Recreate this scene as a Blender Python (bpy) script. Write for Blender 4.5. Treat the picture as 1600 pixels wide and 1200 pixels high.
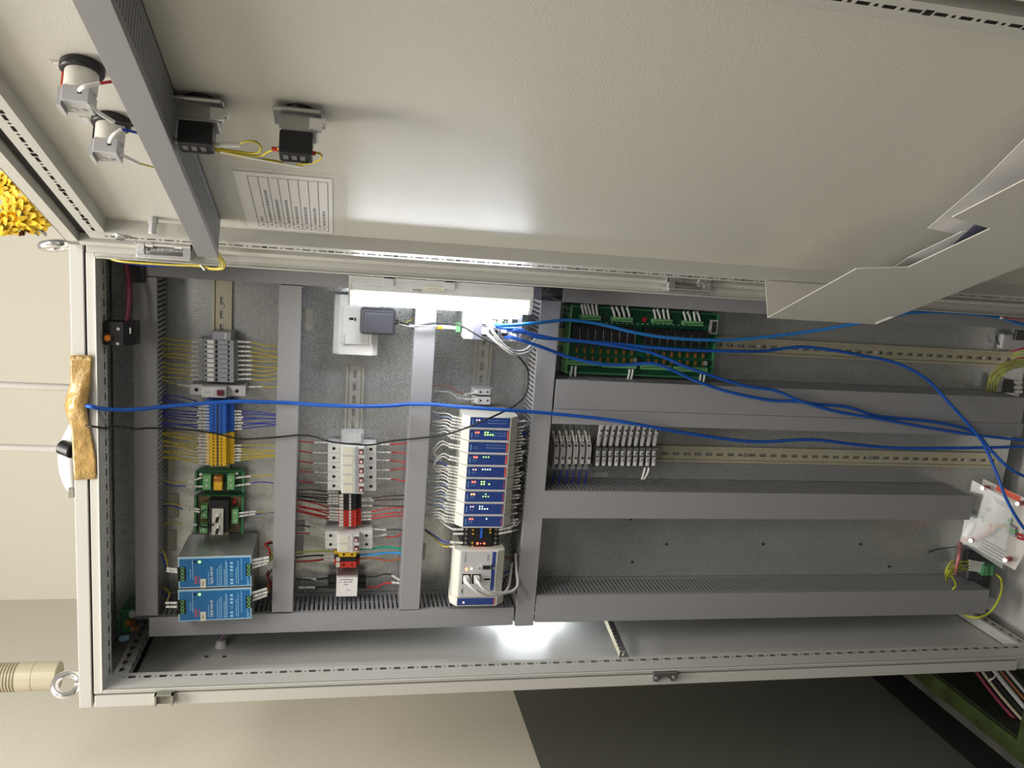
import bpy, math, random
from mathutils import Vector, Matrix
random.seed(7)
sc = bpy.context.scene
C = sc.collection
for o in list(bpy.data.objects): bpy.data.objects.remove(o)

# ------------------------------------------------------------------ camera
ZF = 1.80                                   # cabinet reference height above the floor
CAM = Vector((0.6675, -1.5701, -0.2097 + ZF))
RT = Vector((0.0752, -0.1941, -0.9781)); UP = Vector((0.9807, 0.1919, 0.0373)); FW = Vector((-0.1804, 0.9620, -0.2048))
FPX = 1272.93
cd = bpy.data.cameras.new('camera'); cd.sensor_fit = 'HORIZONTAL'; cd.sensor_width = 36; cd.lens = FPX*36/1600
cd.clip_start = .02; cd.clip_end = 50
cam = bpy.data.objects.new('camera', cd); C.objects.link(cam)
FW.normalize(); RT = (RT - FW*RT.dot(FW)).normalized(); UP = RT.cross(FW).normalized()
cam.matrix_world = Matrix(((RT.x, UP.x, -FW.x, CAM.x), (RT.y, UP.y, -FW.y, CAM.y), (RT.z, UP.z, -FW.z, CAM.z), (0, 0, 0, 1)))
sc.camera = cam

# ------------------------------------------------------------------ light
vs = sc.view_settings
vs.view_transform = 'Standard'; vs.look = 'None'; vs.gamma = 1; vs.use_curve_mapping = False; vs.exposure = 0.0
wd = bpy.data.worlds.new('world'); sc.world = wd; wd.use_nodes = True
wd.node_tree.nodes['Background'].inputs[0].default_value = (1.0, .95, .84, 1)
wd.node_tree.nodes['Background'].inputs[1].default_value = 0.13
def area(name, loc, target, sx, sy, power, col):
    l = bpy.data.lights.new(name, 'AREA'); l.shape = 'RECTANGLE'; l.size = sx; l.size_y = sy; l.energy = power; l.color = col
    o = bpy.data.objects.new(name, l); C.objects.link(o); o.location = loc
    o.rotation_euler = (Vector(target) - Vector(loc)).to_track_quat('-Z', 'Y').to_euler()
    return o
area('ceiling_or_fill_light', (0.18, -0.75, 3.30), (0.3, -0.4, 0), 1.2, 0.4, 46, (1.0, .95, .87))
area('ceiling_or_fill_light', (1.45, -1.50, 3.10), (0.1, -0.2, 1.0), 1.0, 0.35, 25, (1.0, .95, .88))
area('ceiling_or_fill_light', (0.90, -3.00, 3.10), (0.0, 0.0, 1.8), 1.2, 0.4, 14, (1.0, .95, .88))  # added fill light behind the camera, brightens the left wall; no known fixture
LAMP_STRENGTH = 31.0

# ------------------------------------------------------------------ pixel -> place helpers (1600 x 1200 frame)
def ray(x, y): return RT*((x-800)/FPX) - UP*((y-600)/FPX) + FW
def W(x, y, Y):
    d = ray(x, y); return CAM + d*((Y-CAM.y)/d.y)
def WZ(x, y, Z):
    d = ray(x, y); return CAM + d*((Z-CAM.z)/d.z)
def WX(x, y, X):
    d = ray(x, y); return CAM + d*((X-CAM.x)/d.x)
PHI = math.radians(21.5)
DU = Vector((math.sin(PHI), -math.cos(PHI), 0)); DN = Vector((-math.cos(PHI), -math.sin(PHI), 0))
DH = Vector((.602, -.21, 0)) - DN*.022
def DP(s, h, z): return DH + DU*s + DN*h + Vector((0, 0, z))
def WD(x, y, h):
    d = ray(x, y); p = CAM + d*(((DH+DN*h)-CAM).dot(DN)/d.dot(DN)); return ((p-DH).dot(DU), h, p.z)
def span(x0, x1, y0, y1, Y):
    """front-face pixel box at depth Y -> X0, X1, Z0, Z1"""
    xm, ym = (x0+x1)/2, (y0+y1)/2
    return W(xm, y1, Y).x, W(xm, y0, Y).x, W(x1, ym, Y).z, W(x0, ym, Y).z

# ------------------------------------------------------------------ materials
def mat(name, col, rough=.5, metal=0, bump=None, var=None, emit=None, trans=0, alpha=1, coat=0, spec=.5, ior=1.45):
    m = bpy.data.materials.new(name); m.use_nodes = True; nt = m.node_tree; b = nt.nodes['Principled BSDF']
    b.inputs['Base Color'].default_value = (*col, 1); b.inputs['Roughness'].default_value = rough; b.inputs['Metallic'].default_value = metal
    b.inputs['Transmission Weight'].default_value = trans; b.inputs['Alpha'].default_value = alpha; b.inputs['IOR'].default_value = ior
    b.inputs['Coat Weight'].default_value = coat; b.inputs['Specular IOR Level'].default_value = spec
    if emit: b.inputs['Emission Color'].default_value = (*emit[0], 1); b.inputs['Emission Strength'].default_value = emit[1]
    tc = None
    if bump or var: tc = nt.nodes.new('ShaderNodeNewGeometry')
    if bump:
        n = nt.nodes.new('ShaderNodeTexNoise'); n.inputs['Scale'].default_value = bump[0]; n.inputs['Detail'].default_value = 2
        nt.links.new(tc.outputs['Position'], n.inputs['Vector'])
        bp = nt.nodes.new('ShaderNodeBump'); bp.inputs['Strength'].default_value = bump[1]; bp.inputs['Distance'].default_value = bump[2] if len(bump) > 2 else .001
        nt.links.new(n.outputs['Fac'], bp.inputs['Height']); nt.links.new(bp.outputs['Normal'], b.inputs['Normal'])
    if var:
        n = nt.nodes.new('ShaderNodeTexNoise'); n.inputs['Scale'].default_value = var[0]; n.inputs['Detail'].default_value = 4
        nt.links.new(tc.outputs['Position'], n.inputs['Vector'])
        r = nt.nodes.new('ShaderNodeValToRGB'); r.color_ramp.elements[0].position = .35; r.color_ramp.elements[1].position = .65
        k = var[1]
        r.color_ramp.elements[0].color = (*[c*(1-k) for c in col], 1); r.color_ramp.elements[1].color = (*[min(1, c*(1+k)) for c in col], 1)
        nt.links.new(n.outputs['Fac'], r.inputs['Fac']); nt.links.new(r.outputs['Color'], b.inputs['Base Color'])
    return m
def galv(name, col, rough, metal=.8):
    m = mat(name, col, rough, metal); nt = m.node_tree; b = nt.nodes['Principled BSDF']
    g = nt.nodes.new('ShaderNodeNewGeometry'); v = nt.nodes.new('ShaderNodeTexVoronoi'); v.inputs['Scale'].default_value = 420
    nt.links.new(g.outputs['Position'], v.inputs['Vector'])
    n = nt.nodes.new('ShaderNodeTexNoise'); n.inputs['Scale'].default_value = 14; n.inputs['Detail'].default_value = 5
    nt.links.new(g.outputs['Position'], n.inputs['Vector'])
    sp = nt.nodes.new('ShaderNodeSeparateColor'); nt.links.new(v.outputs['Color'], sp.inputs[0])
    ad = nt.nodes.new('ShaderNodeMath'); ad.operation = 'MULTIPLY_ADD'; ad.inputs[1].default_value = .35
    nt.links.new(sp.outputs[0], ad.inputs[0]); nt.links.new(n.outputs['Fac'], ad.inputs[2])
    r = nt.nodes.new('ShaderNodeValToRGB'); r.color_ramp.elements[0].position = .35; r.color_ramp.elements[1].position = 1.0
    r.color_ramp.elements[0].color = (*[c*.93 for c in col], 1); r.color_ramp.elements[1].color = (*[c*1.06 for c in col], 1)
    nt.links.new(ad.outputs[0], r.inputs['Fac']); nt.links.new(r.outputs['Color'], b.inputs['Base Color'])
    mr = nt.nodes.new('ShaderNodeMapRange'); mr.inputs['To Min'].default_value = rough*.96; mr.inputs['To Max'].default_value = rough*1.06
    nt.links.new(sp.outputs[1], mr.inputs['Value']); nt.links.new(mr.outputs[0], b.inputs['Roughness'])
    return m
def two_tone(name, top, bot, z, rough):
    m = mat(name, top, rough, bump=(70, .12, .003)); nt = m.node_tree; b = nt.nodes['Principled BSDF']
    g = nt.nodes.new('ShaderNodeNewGeometry'); s = nt.nodes.new('ShaderNodeSeparateXYZ'); nt.links.new(g.outputs['Position'], s.inputs[0])
    c = nt.nodes.new('ShaderNodeMath'); c.operation = 'GREATER_THAN'; c.inputs[1].default_value = z; nt.links.new(s.outputs['Z'], c.inputs[0])
    mx = nt.nodes.new('ShaderNodeMix'); mx.data_type = 'RGBA'; mx.inputs[6].default_value = (*bot, 1); mx.inputs[7].default_value = (*top, 1)
    nt.links.new(c.outputs[0], mx.inputs[0]); nt.links.new(mx.outputs[2], b.inputs['Base Color'])
    return m
M = {}
M['wall'] = mat('wall_paint', (.66, .63, .545), .6, bump=(70, .12, .003))
M['dado'] = two_tone('dado_wall', (.66, .63, .545), (.105, .11, .097), ZF-.70, .5)
M['floor'] = mat('concrete', (.055, .055, .047), .7, bump=(30, .5, .01), var=(9, .35))
M['pit'] = mat('pit_black', (.012, .012, .012), .9, bump=(40, .3))
M['green_steel'] = mat('green_paint', (.035, .052, .013), .45, bump=(50, .4, .003), var=(12, .4))
M['green_dark'] = mat('green_dark', (.012, .02, .010), .5, bump=(50, .3))
M['paint'] = mat('cabinet_paint', (.60, .59, .54), .30, bump=(650, .45, .0008))
M['paint_in'] = mat('cabinet_paint_inside', (.58, .58, .56), .32, bump=(650, .45, .0008))
M['frame'] = mat('frame_paint', (.54, .535, .50), .42, bump=(1500, .18, .0006))
M['rubber_and_gap_shade'] = mat('rubber_and_gap_shade', (.012, .012, .012), .7, bump=(300, .2))
M['plate'] = galv('galvanised', (.58, .595, .59), .27, .68)
M['zinc'] = galv('zinc_yellow', (.66, .62, .47), .30, .45)
M['rail'] = galv('rail_steel', (.62, .61, .55), .25, .6)
M['chrome'] = mat('chrome', (.80, .80, .80), .22, .85, bump=(200, .1))
M['steel'] = mat('dark_steel', (.42, .42, .42), .3, .9, bump=(200, .3, .001))
M['alu'] = mat('aluminium', (.62, .62, .60), .4, .9, bump=(400, .1))
M['duct'] = mat('duct_pvc', (.28, .28, .295), .42, bump=(900, .05, .0004))
M['duct_lid'] = mat('duct_lid_pvc', (.285, .285, .30), .40, bump=(900, .05, .0004))
M['white'] = mat('white_plastic', (.68, .68, .665), .4, bump=(500, .05))
M['offwhite'] = mat('offwhite_plastic', (.66, .645, .58), .42, bump=(500, .05))
M['lgrey'] = mat('light_grey_plastic', (.50, .50, .51), .45, bump=(500, .05))
M['tgrey'] = mat('terminal_grey', (.30, .31, .34), .45, bump=(500, .05))
M['dgrey'] = mat('dark_grey_plastic', (.04, .04, .046), .4, bump=(500, .05))
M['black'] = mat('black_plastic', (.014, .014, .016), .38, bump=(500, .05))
M['hole'] = mat('hole_black', (.006, .006, .006), .8, bump=(500, .05))
M['blue_t'] = mat('blue_terminal', (.02, .13, .60), .4, bump=(500, .05))
M['yellow_t'] = mat('yellow_terminal', (.80, .50, .02), .4, bump=(500, .05))
M['red_t'] = mat('red_terminal', (.55, .03, .02), .4, bump=(500, .05))
M['psu_blue'] = mat('psu_blue', (.005, .12, .32), .35, bump=(500, .05))
M['io_blue'] = mat('io_blue', (.022, .052, .22), .35, bump=(500, .05))
M['sw_face'] = mat('switch_face', (.20, .20, .26), .4, bump=(500, .05))
M['pcb'] = mat('pcb_green', (.008, .085, .04), .3, bump=(700, .1), var=(150, .3))
M['pcb_brown'] = mat('pcb_brown', (.12, .085, .03), .35, bump=(700, .1), var=(150, .3))
M['green_c'] = mat('green_connector', (.15, .40, .16), .45, bump=(500, .05))
M['green_d'] = mat('green_carrier', (.045, .20, .085), .45, bump=(500, .05))
M['copper'] = mat('copper_tape', (.45, .19, .05), .35, .6, bump=(300, .1))
M['gold'] = mat('yellow_film', (.75, .45, .03), .3, .2, bump=(300, .1))
M['orange'] = mat('orange', (.85, .25, .015), .4, bump=(300, .1))
M['red'] = mat('red_plastic', (.55, .03, .025), .4, bump=(300, .1))
M['paper'] = mat('paper', (.76, .74, .74), .7, bump=(300, .1))
M['paper_w'] = mat('paper_white', (.74, .73, .73), .65, bump=(60, .2, .002))
M['sleeve'] = mat('wire_sleeve', (.74, .74, .71), .5, bump=(500, .1))
M['label'] = mat('sticker', (.60, .58, .48), .5, bump=(500, .05))
M['ink'] = mat('ink_black', (.03, .03, .035), .6, bump=(500, .05))
M['ink_grey'] = mat('ink_grey', (.30, .30, .32), .6, bump=(500, .05))
M['ink_lblue'] = mat('ink_light_blue', (.30, .52, .70), .6, bump=(500, .05))
M['ink_white'] = mat('ink_white', (.78, .80, .82), .6, bump=(500, .05))
M['ink_red'] = mat('ink_red', (.70, .09, .05), .6, bump=(500, .05))
M['tape'] = mat('brown_tape', (.42, .27, .095), .22, bump=(120, .55, .004), coat=.4, var=(40, .18))
M['beige'] = mat('beige_plastic', (.43, .39, .285), .35, bump=(300, .08))
M['petal'] = mat('yellow_petal', (.80, .53, .03), .55, bump=(200, .2), var=(60, .25))
M['dried'] = mat('dried_leaf', (.16, .05, .02), .7, bump=(200, .3), var=(80, .4))
M['leafgrey'] = mat('grey_leaf', (.25, .25, .20), .6, bump=(200, .3))
M['pipe'] = mat('grey_cable', (.46, .44, .41), .5, bump=(200, .1))
M['acrylic'] = mat('acrylic', (.62, .66, .66), .12, alpha=.22, bump=(30, .05))
M['film'] = mat('clear_film', (.9, .9, .88), .12, alpha=.22, bump=(60, .4, .002))
M['clear'] = mat('clear_cover', (.75, .78, .76), .12, alpha=.45, bump=(100, .2))
M['toggle'] = mat('toggle_maroon', (.10, .012, .02), .35, bump=(300, .1))
M['lamp_body'] = mat('lamp_body', (.55, .55, .54), .4, bump=(300, .05))
M['lamp'] = mat('lamp_diffuser', (.9, .9, .9), .4, emit=((.90, .94, 1.0), LAMP_STRENGTH), bump=(300, .05))
for k, c, s in (('led_r', (1, .08, .04), 6), ('led_o', (1, .22, .07), 6), ('led_g', (.35, 1, .15), 3), ('led_w', (.75, 1, .7), 4), ('led_p', (1, .35, .3), 5)):
    M[k] = mat(k, c, .4, emit=(c, s), bump=(300, .05))
WC = {'yellow': (.50, .40, .02), 'blue': (.012, .035, .36), 'red': (.42, .012, .015), 'black': (.012, .012, .013), 'white': (.72, .72, .71), 'green': (.01, .32, .20),
      'lightblue': (.03, .28, .70), 'brown': (.30, .10, .05), 'yellowgreen': (.42, .45, .04), 'grey': (.45, .45, .46), 'maroon': (.20, .03, .06), 'violet': (.28, .36, .62), 'pink': (.55, .20, .19)}
for k, c in WC.items(): M['w_'+k] = mat('wire_'+k, c, .42, bump=(300, .08))
M['w_offw'] = mat('wire_cream', (.70, .60, .30), .45, bump=(300, .08))
M['io_grey'] = mat('slate_folder', (.12, .12, .19), .5, bump=(300, .08))
M['ether'] = mat('ethernet_blue', (.014, .095, .45), .38, bump=(350, .35, .001))
M['ether_l'] = mat('ethernet_light_blue', (.02, .17, .52), .38, bump=(350, .35, .001))

# ------------------------------------------------------------------ mesh helpers
OFF = {}
def tagp(o, label=None, cat=None, group=None, kind=None):
    if label: o['label'] = label
    if cat: o['category'] = cat
    if group: o['group'] = group
    if kind: o['kind'] = kind
    return o
def thing(name, label, cat, loc, group=None, kind=None):
    o = bpy.data.objects.new(name, None); C.objects.link(o); o.location = loc; o.empty_display_size = .01
    OFF[o.name] = Vector(loc); return tagp(o, label, cat, group, kind)
def crom(p, k=6):
    p = [Vector(q) for q in p]
    if len(p) < 3: return p
    out = []
    for i in range(len(p)-1):
        a = p[i-1] if i else p[0]*2-p[1]; b = p[i]; c = p[i+1]; d = p[i+2] if i+2 < len(p) else p[-1]*2-p[-2]
        for j in range(k):
            t = j/k
            out.append(.5*((2*b)+(c-a)*t+(2*a-5*b+4*c-d)*t*t+(3*b-a-3*c+d)*t**3))
    out.append(p[-1]); return out
class G:
    def __init__(s, xf=None): s.v = []; s.f = []; s.s = []; s.xf = xf
    def add(s, vs, fs, smooth=False):
        n = len(s.v)
        s.v += [s.xf(*v) if s.xf else Vector(v) for v in vs]; s.f += [tuple(i+n for i in f) for f in fs]; s.s += [smooth]*len(fs); return s
    def box(s, x0, x1, y0, y1, z0, z1):
        return s.add([(x0,y0,z0),(x1,y0,z0),(x1,y1,z0),(x0,y1,z0),(x0,y0,z1),(x1,y0,z1),(x1,y1,z1),(x0,y1,z1)],
                     [(0,3,2,1),(4,5,6,7),(0,1,5,4),(1,2,6,5),(2,3,7,6),(3,0,4,7)])
    def prism(s, poly, ax, a0, a1):
        n = len(poly)
        f = {'x': lambda p, a: (a, p[0], p[1]), 'y': lambda p, a: (p[0], a, p[1]), 'z': lambda p, a: (p[0], p[1], a)}[ax]
        vs = [f(p, a0) for p in poly]+[f(p, a1) for p in poly]
        return s.add(vs, [tuple(range(n))[::-1], tuple(range(n, 2*n))]+[(i, (i+1) % n, n+(i+1) % n, n+i) for i in range(n)])
    def rings(s, rs, smooth=True, cap=True):
        n = len(rs[0]); vs = [p for r in rs for p in r]; fs = []
        for i in range(len(rs)-1):
            for j in range(n): fs.append((i*n+j, i*n+(j+1) % n, (i+1)*n+(j+1) % n, (i+1)*n+j))
        s.add(vs, fs, smooth)
        if cap: s.add(list(rs[0]), [tuple(range(n))[::-1]]); s.add(list(rs[-1]), [tuple(range(n))])
        return s
    def cyl(s, p0, p1, r, n=14, r1=None):
        return s.lathe(p0, Vector(p1)-Vector(p0), [(r, 0), (r if r1 is None else r1, 1)], n, rel=True)
    def lathe(s, o, d, prof, n=18, rel=False, smooth=True):
        o = Vector(o); d = Vector(d); L = d.length; dn = d.normalized()
        a = dn.orthogonal().normalized(); b = dn.cross(a)
        rs = []
        for r, h in prof:
            c = o + dn*(h*L if rel else h); rs.append([c+(a*math.cos(2*math.pi*k/n)+b*math.sin(2*math.pi*k/n))*max(r, 1e-5) for k in range(n)])
        return s.rings(rs, smooth)
    def tube(s, pts, r, n=6, k=6):
        p = crom(pts, k); t = (p[1]-p[0]).normalized(); a = t.orthogonal().normalized(); rs = []
        for i, q in enumerate(p):
            t2 = (p[min(i+1, len(p)-1)]-p[max(i-1, 0)])
            t2 = t2.normalized() if t2.length > 1e-9 else t
            a = (a-t2*a.dot(t2)); a = a.normalized() if a.length > 1e-6 else t2.orthogonal().normalized(); t = t2
            b = t.cross(a); rs.append([q+(a*math.cos(2*math.pi*j/n)+b*math.sin(2*math.pi*j/n))*r for j in range(n)])
        return s.rings(rs)
    def torus(s, c, nrm, R, r, n=24, m=10):
        c = Vector(c); nrm = Vector(nrm).normalized(); a = nrm.orthogonal().normalized(); b = nrm.cross(a); vs = []; fs = []
        for i in range(n):
            u = 2*math.pi*i/n; e = a*math.cos(u)+b*math.sin(u)
            for j in range(m):
                w = 2*math.pi*j/m; vs.append(c+e*(R+r*math.cos(w))+nrm*(r*math.sin(w)))
        for i in range(n):
            for j in range(m): fs.append((i*m+j, ((i+1) % n)*m+j, ((i+1) % n)*m+(j+1) % m, i*m+(j+1) % m))
        return s.add(vs, fs, True)
    def quad(s, a, b, c, d): return s.add([a, b, c, d], [(0, 1, 2, 3)])
    def slab(s, pts, nrm, t):
        n = len(pts); nv = Vector(nrm).normalized()*t; vs = [Vector(p) for p in pts]+[Vector(p)-nv for p in pts]
        return s.add(vs, [tuple(range(n)), tuple(range(n, 2*n))[::-1]]+[(i, n+i, n+(i+1) % n, (i+1) % n) for i in range(n)])
    def obj(s, name, m, parent=None, loc=None, bevel=0):
        if parent is not None: off = OFF[parent.name]
        else: off = Vector(loc) if loc is not None else (s.v[0].copy() if s.v else Vector())
        me = bpy.data.meshes.new(name); me.from_pydata([tuple(v-off) for v in s.v], [], s.f); me.validate()
        if len(me.polygons) == len(s.s): me.polygons.foreach_set('use_smooth', s.s)
        me.update(); me.materials.append(M[m] if isinstance(m, str) else m)
        o = bpy.data.objects.new(name, me); C.objects.link(o)
        if parent is not None: o.parent = parent
        else: o.location = off
        OFF[o.name] = off
        if bevel:
            b = o.modifiers.new('bevel', 'BEVEL'); b.width = bevel; b.segments = 2; b.limit_method = 'ANGLE'; b.angle_limit = .7
        return o
def solo(g, name, m, label, cat, group=None, bevel=0, kind=None, loc=None):
    return tagp(g.obj(name, m, None, loc, bevel), label, cat, group, kind)
_txt = {}
def text(s, size, pos, right, up, m, parent, name='lettering', align='CENTER', lift=.0003):
    key = (s, align)
    if key not in _txt:
        cu = bpy.data.curves.new('t', 'FONT'); cu.body = s; cu.size = 1; cu.align_x = align; cu.align_y = 'CENTER'; cu.resolution_u = 2
        o = bpy.data.objects.new('t', cu); C.objects.link(o); dg = bpy.context.evaluated_depsgraph_get(); me = o.evaluated_get(dg).to_mesh()
        _txt[key] = ([v.co.copy() for v in me.vertices], [tuple(p.vertices) for p in me.polygons])
        bpy.data.objects.remove(o); bpy.data.curves.remove(cu)
    v, f = _txt[key]; r = Vector(right).normalized(); u = Vector(up).normalized(); nn = r.cross(u); p = Vector(pos)+nn*lift
    g = G(); g.add([p+r*(q.x*size)+u*(q.y*size) for q in v], f)
    return g.obj(name, m, parent)
FR, FU = Vector((1, 0, 0)), Vector((0, 0, 1))          # reading directions on things facing the viewer
ORD = ['first', 'second', 'third', 'fourth', 'fifth', 'sixth', 'seventh', 'eighth', 'ninth', 'tenth', 'eleventh', 'twelfth', 'thirteenth', 'fourteenth', 'fifteenth', 'sixteenth', 'seventeenth', 'eighteenth', 'nineteenth', 'twentieth', 'twenty-first', 'twenty-second', 'twenty-third', 'twenty-fourth', 'twenty-fifth', 'twenty-sixth', 'twenty-seventh', 'twenty-eighth', 'twenty-ninth', 'thirtieth']
def perf(g, P, a0, a1, b0, b1, holes):
    """sheet in local (a,b) with rectangular holes; P(a,b)->xyz"""
    A = sorted({a0, a1, *[h[0] for h in holes], *[h[1] for h in holes]}); B = sorted({b0, b1, *[h[2] for h in holes], *[h[3] for h in holes]})
    hs = sorted(holes); 
    for i in range(len(A)-1):
        am = (A[i]+A[i+1])/2; act = [h for h in hs if h[0] < am < h[1]]
        if not act: g.quad(P(A[i], b0), P(A[i+1], b0), P(A[i+1], b1), P(A[i], b1)); continue
        j0 = b0
        for h in sorted(act, key=lambda h: h[2]):
            g.quad(P(A[i], j0), P(A[i+1], j0), P(A[i+1], h[2]), P(A[i], h[2])); j0 = h[3]
        g.quad(P(A[i], j0), P(A[i+1], j0), P(A[i+1], b1), P(A[i], b1))
    return g

# ================================================================== SETTING
def struct(g, name, m, loc=(0, 0, 0)): return tagp(g.obj(name, m, None, loc), kind='structure')
XW, YW = -.555, 1.02
struct(G().box(XW-.1, 3.2, YW, YW+.1, -.3, 3.1), 'wall_back', 'wall')
struct(G().box(XW-.1, XW, -3.2, YW, 0, 3.1), 'wall_left', 'dado')
g = G(); g.box(-.478, -.456, -3.2, YW, -.05, 0)                 # concrete lip between trench and steel frame
g.box(.70, 3.2, -3.2, YW, -.05, 0); g.box(-.456, .70, -3.2, -.172, -.05, 0); g.box(-.456, .70, .60, YW, -.05, 0)
flo = struct(g, 'floor', 'floor')
g = G(); g.box(XW, -.478, -3.2, YW, -.34, -.30); g.box(-.48, .72, -.2, .62, -.34, -.30)
g.box(-.485, -.478, -3.2, YW, -.30, -.05); g.box(XW-.1, XW, -3.2, YW, -.34, -.0005)
struct(g, 'floor_trench', 'pit')
g = G(); g.box(-.454, -.411, -.172, .60, -.06, .006); g.box(-.411, .70, -.172, -.118, -.06, .006); g.box(-.411, .70, .55, .60, -.06, .006); g.box(.66, .70, -.118, .55, -.06, .006)
solo(g, 'floor_frame', 'green_steel', 'worn olive green steel frame set in floor beside the cabinet foot', 'steel frame', bevel=.002)
g = G(); g.box(-.411, -.405, -.118, .55, -.30, -.002); g.box(-.411, -.20, -.118, .55, -.16, -.15)
solo(g, 'pit_lining', 'green_dark', 'dark green pit lining inside the steel floor frame', 'lining')
# ================================================================== CABINET
zt, zg, zl = ZF+.2059, ZF+.1842, ZF+.1675
zb, zlb = ZF-1.795, ZF-1.785
xo, xg, xl = -.179, -.1559, -.1459
xr, xrg, xro = .583, .593, .616
YF = -.20
cab = thing('electrical_cabinet', 'tall light grey electrical cabinet with its door open', 'cabinet', (.22, 0, zb))
G().box(xo, xro, YF+.004, .20, zt-.002, zt).obj('top_panel', 'paint', cab)
G().box(xo, xo+.004, YF+.03, .20, zb, zt-.002).obj('side_panel', 'paint_in', cab)
G().box(xro-.004, xro, YF+.03, .20, zb, zt-.002).obj('side_panel', 'paint_in', cab)
G().box(xo, xro, .20, .204, zb, zt).obj('back_panel', 'paint_in', cab)
G().box(xo+.004, xro-.004, YF+.03, .20, zb, zb+.003).obj('bottom_panel', 'paint_in', cab)
g = G(); g.box(xo, xro, YF, YF+.03, zg+.0015, zt)
g.box(xo, xg-.0015, YF, YF+.03, ZF-1.667, zg-.0025); g.box(xrg-.0015, xro, YF, YF+.03, ZF-1.667, zg-.0025); g.box(xo, xg, YF+.004, YF+.03, zb, ZF-1.669); g.box(xrg, xro, YF+.004, YF+.03, zb, ZF-1.669)
g.obj('front_rim', 'frame', cab, bevel=.0012)
g = G(); g.box(xg-.006, xrg+.006, YF+.012, YF+.02, zg-.004, zg+.004); g.box(xg-.004, xg+.004, YF+.012, YF+.02, ZF-1.667, zg)
g.obj('gasket', 'rubber_and_gap_shade', cab)
# raised inner frame: front face, turned lip and perforated return, 50 mm deep
YL = YF-.003; YI = -.150
g = G()
g.box(xg+.0015, xrg-.0015, YL+.004, YL+.006, zl+.002, zg-.0015); g.box(xg+.0015, xl-.002, YL+.004, YL+.006, zlb, zl+.002); g.box(xr+.002, xrg-.0015, YL+.004, YL+.006, zlb, zl+.002)
g.box(xl-.0025, xr+.0025, YL, YL+.006, zl, zl+.0025); g.box(xl-.0025, xl, YL, YL+.006, zlb, zl); g.box(xr, xr+.0025, YL, YL+.006, zlb, zl); g.box(xl, xr, YL+.004, YL+.006, zlb-.008, zlb)
g.obj('inner_frame', 'frame', cab, bevel=.001)
P25 = .0257
def slots(a0, a1, s0=-.1655, s1=-.1585):
    h = []; a = a0+.008
    while a+.02 < a1:
        h.append((a, a+.0125, s0, s1)); h.append((a+.0175, a+.0207, (s0+s1)/2-.0016, (s0+s1)/2+.0016)); a += P25
    return h
for nm, P, a0, a1 in (('perforated_strip', lambda a, b: (xl, b, a), zlb, zl), ('perforated_strip', lambda a, b: (xr, b, a), zlb, zl), ('perforated_strip', lambda a, b: (a, b, zl), xl, xr), ('perforated_strip', lambda a, b: (a, b, zlb), xl, xr)):
    perf(G(), P, a0, a1, YL+.004, YI, slots(a0, a1)).obj(nm, 'frame', cab)
g = G()   # closes the hollow profiles behind the strips
g.box(xg, xl, YI, YI+.002, zlb, zl); g.box(xr, xrg, YI, YI+.002, zlb, zl); g.box(xg, xrg, YI, YI+.002, zl, zg)
g.obj('frame_back', 'frame', cab)
# depth rails in the upper and lower left corners
for z0, z1 in ((ZF+.143, ZF+.166), (ZF-1.749, ZF-1.722)):
    hs = []; a = -.135
    while a < .17: hs.append((a, a+.0125, z0+.009, z0+.017)); hs.append((a+.0175, a+.0205, z0+.0115, z0+.0145)); a += P25
    g = perf(G(), lambda a, b: (-.150, a, b), YI, .19, z0, z1, hs)
    hs2 = [(h[0], h[1], -.168+(h[2]-z0)-.002, -.168+(h[3]-z0)-.002) for h in hs]
    perf(g, lambda a, b: (b, a, z0), YI, .19, -.172, -.150, hs2); g.box(-.172, -.150, YI, .19, z1, z1+.001); g.box(-.1725, -.172, YI, .19, z0, z1)
    g.obj('depth_rail', 'frame', cab)
    G().box(-.1745, -.168, YI, .19, z0-.006, z0-.0005).obj('gap_shade_strip', 'rubber_and_gap_shade', cab)  # black strip stands in for the shade in the gap beside the side panel
# mounting plate
plate = G().box(-.118, .568, 0, .003, ZF-1.735, ZF+.1975).obj('mounting_plate', 'plate', cab)
for (x, y) in ((284, 442), (868, 849), (988, 878), (1041, 850), (1192, 850), (1344, 850), (1389, 885), (985, 811)):
    p = W(x, y, 0)
    if (x, y) == (284, 442):
        sc_ = G().cyl((p.x, 0, p.z), (p.x, -.003, p.z), .0055).obj('screw', 'steel', plate)
    else: G().cyl((p.x, 0, p.z), (p.x, -.0016, p.z), .0028, 10).obj('screw', 'steel' if x == 868 else 'hole', plate)
G().box(xo+.01, xro-.01, YI+.008, .15, zt-.006, zt-.003).obj('gland_plate', 'plate', cab)
# eyebolts on the roof
for (x, y, tilt, lab) in ((75, 383, 1.38, ''), (92, 1070, -.95, '')):
    c = W(x, y, -.15); r = .019
    g = G(); g.torus((c.x, c.y, zt+.034), (math.sin(tilt), math.cos(tilt), .15), r, .0068, 28, 12); g.cyl((c.x, c.y, zt), (c.x, c.y, zt+.009), .013, 20, .011)
    g.cyl((c.x, c.y, zt+.006), (c.x, c.y, zt+.02), .007)
    g.obj('eyebolt', 'chrome', cab)
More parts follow.
